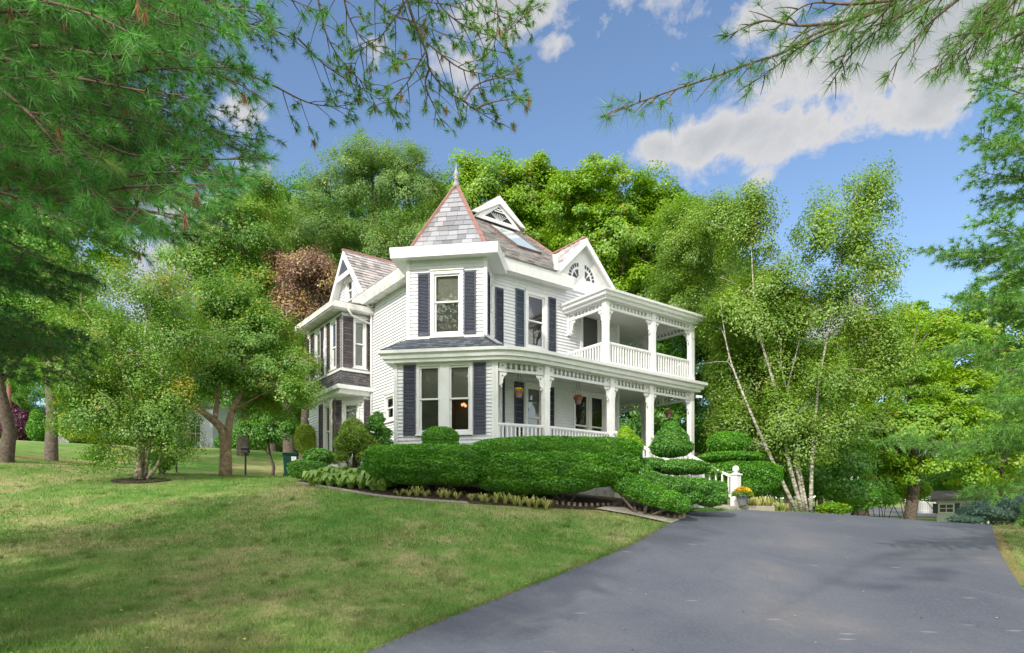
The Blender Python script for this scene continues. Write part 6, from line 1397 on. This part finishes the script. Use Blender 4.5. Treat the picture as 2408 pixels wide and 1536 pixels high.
# neighbour house and shed
def small_house(name, label, loc, w, d, h, rh, wins, rz, wallm, roofm, cat):
    t = empty(name, loc, rz, label, cat); mb = MB(); z = 0
    while z < h:
        zt = min(z + .16, h)
        for (x0, y0, x1, y1, nx_, ny_) in ((-w / 2, -d / 2, w / 2, -d / 2, 0, -1), (w / 2, -d / 2, w / 2, d / 2, 1, 0), (w / 2, d / 2, -w / 2, d / 2, 0, 1), (-w / 2, d / 2, -w / 2, -d / 2, -1, 0)):
            mb.quad((x0 + nx_ * .02, y0 + ny_ * .02, z), (x1 + nx_ * .02, y1 + ny_ * .02, z), (x1, y1, zt), (x0, y0, zt))
        z = zt
    for s in (-1, 1): mb.add([(s * w / 2, -d / 2, h), (s * w / 2, d / 2, h), (s * w / 2, 0, h + rh)], [(0, 1, 2)])
    mb.build('wall', wallm, t)
    mb = MB(); k = .3
    for s in (-1, 1): mb.add([(-w / 2 - k, s * (d / 2 + k), h - k * rh / (d / 2)), (w / 2 + k, s * (d / 2 + k), h - k * rh / (d / 2)), (w / 2 + k, 0, h + rh), (-w / 2 - k, 0, h + rh), (-w / 2 - k, s * (d / 2 + k), h - k * rh / (d / 2) + .12), (w / 2 + k, s * (d / 2 + k), h - k * rh / (d / 2) + .12), (w / 2 + k, 0, h + rh + .12), (-w / 2 - k, 0, h + rh + .12)], [(0, 1, 2, 3), (4, 5, 6, 7), (0, 1, 5, 4), (0, 3, 7, 4), (1, 2, 6, 5)])
    mb.build('roof', roofm, t)
    for (x, z0, ww, hh, sh) in wins:
        P = Vector((0, -d / 2)); mb = MB(); e = .07
        for (a, b_, c, dd_) in ((x - ww / 2 - e, x - ww / 2, z0 - e, z0 + hh + e), (x + ww / 2, x + ww / 2 + e, z0 - e, z0 + hh + e), (x - ww / 2, x + ww / 2, z0 + hh, z0 + hh + e), (x - ww / 2, x + ww / 2, z0 - e, z0), (x - .02, x + .02, z0, z0 + hh), (x - ww / 2, x + ww / 2, z0 + hh * .5 - .02, z0 + hh * .5 + .02)):
            mb.obox(P, A2, -B2, a, b_, .02, .06, c, dd_)
        wv_ = mb.build('window', M['white'], t); mb = MB(); mb.obox(P, A2, -B2, x - ww / 2, x + ww / 2, .02, .03, z0, z0 + hh); mb.build('pane', M['screen'], wv_)
        if sh:
            for s in (-1, 1):
                mb = MB(); mb.obox(P, A2, -B2, x + s * (ww / 2 + e + .14) - .12, x + s * (ww / 2 + e + .14) + .12, .03, .06, z0 - e, z0 + hh + e)
                mb.build('shutter', M['shutter'], t)
    return t
roofgrey = plain('grey_roof', (.2, .19, .19), .85, .15, 4)
small_house('garden_shed', 'pale grey clapboard shed with a dark shuttered window right of the drive', (W(2291, 1235, 36).x, 37, ZC - .42), 2.4, 2.0, 1.55, .38, [(-.75, .8, .62, .42, True)], R(-34), plain('shed_paint', (.6, .63, .58), .6, .04), roofgrey, 'shed')
nb = gbase(455, 62); small_house('neighbour_house', 'white neighbour house glimpsed behind the crabapple trunk', nb, 8.5, 7, 4.2, 2.6, [(-2.6, 1.0, .9, 1.4, False), (0, 1.0, .9, 1.4, False), (2.6, 1.0, .9, 1.4, False), (-1.3, 2.9, .8, .9, False), (1.3, 2.9, .8, .9, False)], R(-8), plain('neighbour_white', (.74, .77, .8), .6, .04), roofgrey, 'house')
# far road on the right
sheet('far_road', [(26, 55.5), (46, 53), (50, 60), (40, 64), (28, 62)], .05, M['road'], 1.0)

# ================================================================== GRASS
gg = np.random.default_rng(3)
def grass(n, y0, y1, h, w):
    Y = 1 / (1 / y0 + gg.random(n) * (1 / y1 - 1 / y0)); X = (gg.uniform(-120, 2460, n) - CX) / F * Y
    m = ~inside([(p[0], p[1]) for p in drive_poly], X, Y) & ~inside(bedp, X, Y)
    X, Y = X[m], Y[m]; Z = Tz(X, Y); P = np.c_[X, Y, Z]; n = len(P)
    a = gg.uniform(0, 6.283, n); s = np.c_[np.cos(a), np.sin(a), np.zeros(n)] * (w * gg.uniform(.6, 1.2, (n, 1)) / 2)
    lean = np.c_[gg.normal(0, .45, n), gg.normal(0, .45, n), np.ones(n)]; patch = .75 + .5 * np.sin(X * 1.7 + np.sin(Y * 1.3)) * np.cos(Y * 1.1 + X * .6)
    tip = P + lean * (h * gg.uniform(.5, 1.3, n) * (.7 + .4 * patch))[:, None]
    V_ = np.stack([P - s, P + s, tip], 1).reshape(-1, 3); return V_
def clumps(n, per, y0, y1, h, w):
    Y = 1 / (1 / y0 + gg.random(n) * (1 / y1 - 1 / y0)); X = (gg.uniform(-120, 2460, n) - CX) / F * Y
    m = ~inside([(p[0], p[1]) for p in drive_poly], X, Y) & ~inside(bedp, X, Y); X, Y = X[m], Y[m]; n = len(X); r_ = gg.uniform(.03, .16, n)
    X = np.repeat(X, per) + gg.normal(0, 1, n * per) * np.repeat(r_, per); Y = np.repeat(Y, per) + gg.normal(0, 1, n * per) * np.repeat(r_, per); n = len(X)
    m = ~inside([(p[0], p[1]) for p in drive_poly], X, Y); X, Y = X[m], Y[m]; n = len(X)
    P = np.c_[X, Y, Tz(X, Y)]; a = gg.uniform(0, 6.283, n); s = np.c_[np.cos(a), np.sin(a), np.zeros(n)] * (w * gg.uniform(.6, 1.3, (n, 1)) / 2)
    tip = P + np.c_[gg.normal(0, .4, n), gg.normal(0, .4, n), np.ones(n)] * (h * gg.uniform(.5, 1.3, n))[:, None]
    return np.stack([P - s, P + s, tip], 1).reshape(-1, 3)
Vg = np.concatenate([clumps(900, 70, 6.2, 20, .085, .009), grass(230000, 6.2, 12, .05, .0075), grass(130000, 12, 24, .055, .014)])
tag(np_mesh('grass', Vg, np.arange(len(Vg)).reshape(-1, 3), M['blade']), kind='stuff')

# fallen leaves on the drive and lawn
Yl = 1 / (1 / 6.5 + gg.random(700) * (1 / 24 - 1 / 6.5)); Xl = (gg.uniform(-50, 2450, 700) - CX) / F * Yl
on = inside([(p[0], p[1]) for p in drive_poly], Xl, Yl); kp = ~on | (gg.random(700) < .15); Xl, Yl, on = Xl[kp], Yl[kp], on[kp]
V_, F_ = leaf_arrays(np.c_[Xl, Yl, Tz(Xl, Yl) + np.where(on, .04, .05)], .045, .7, 4.0)
tag(np_mesh('fallen_leaves', V_, F_, leafmat('dry_leaf', (.3, .2, .07), (.5, .42, .14), trans=.1)), kind='stuff')
# thatch and blades leaning over the drive edge
ed = [p for p in curve(left_edge[:-1], 40)]; Pe = []
for p in ed:
    for _ in range(14): Pe.append((p.x + gg.normal(-.03, .05), p.y + gg.normal(.03, .05)))
Pe = np.array(Pe); Ze = Tz(Pe[:, 0], Pe[:, 1]) + .02; P = np.c_[Pe, Ze]; n = len(P); a = gg.uniform(0, 6.28, n); sd_ = np.c_[np.cos(a), np.sin(a), np.zeros(n)] * .004
tp = P + np.c_[gg.normal(.015, .025, n), gg.normal(-.015, .025, n), gg.uniform(.01, .06, n)]
tag(np_mesh('edge_grass', np.stack([P - sd_, P + sd_, tp], 1).reshape(-1, 3), np.arange(n * 3).reshape(-1, 3), M['blade']), kind='stuff')
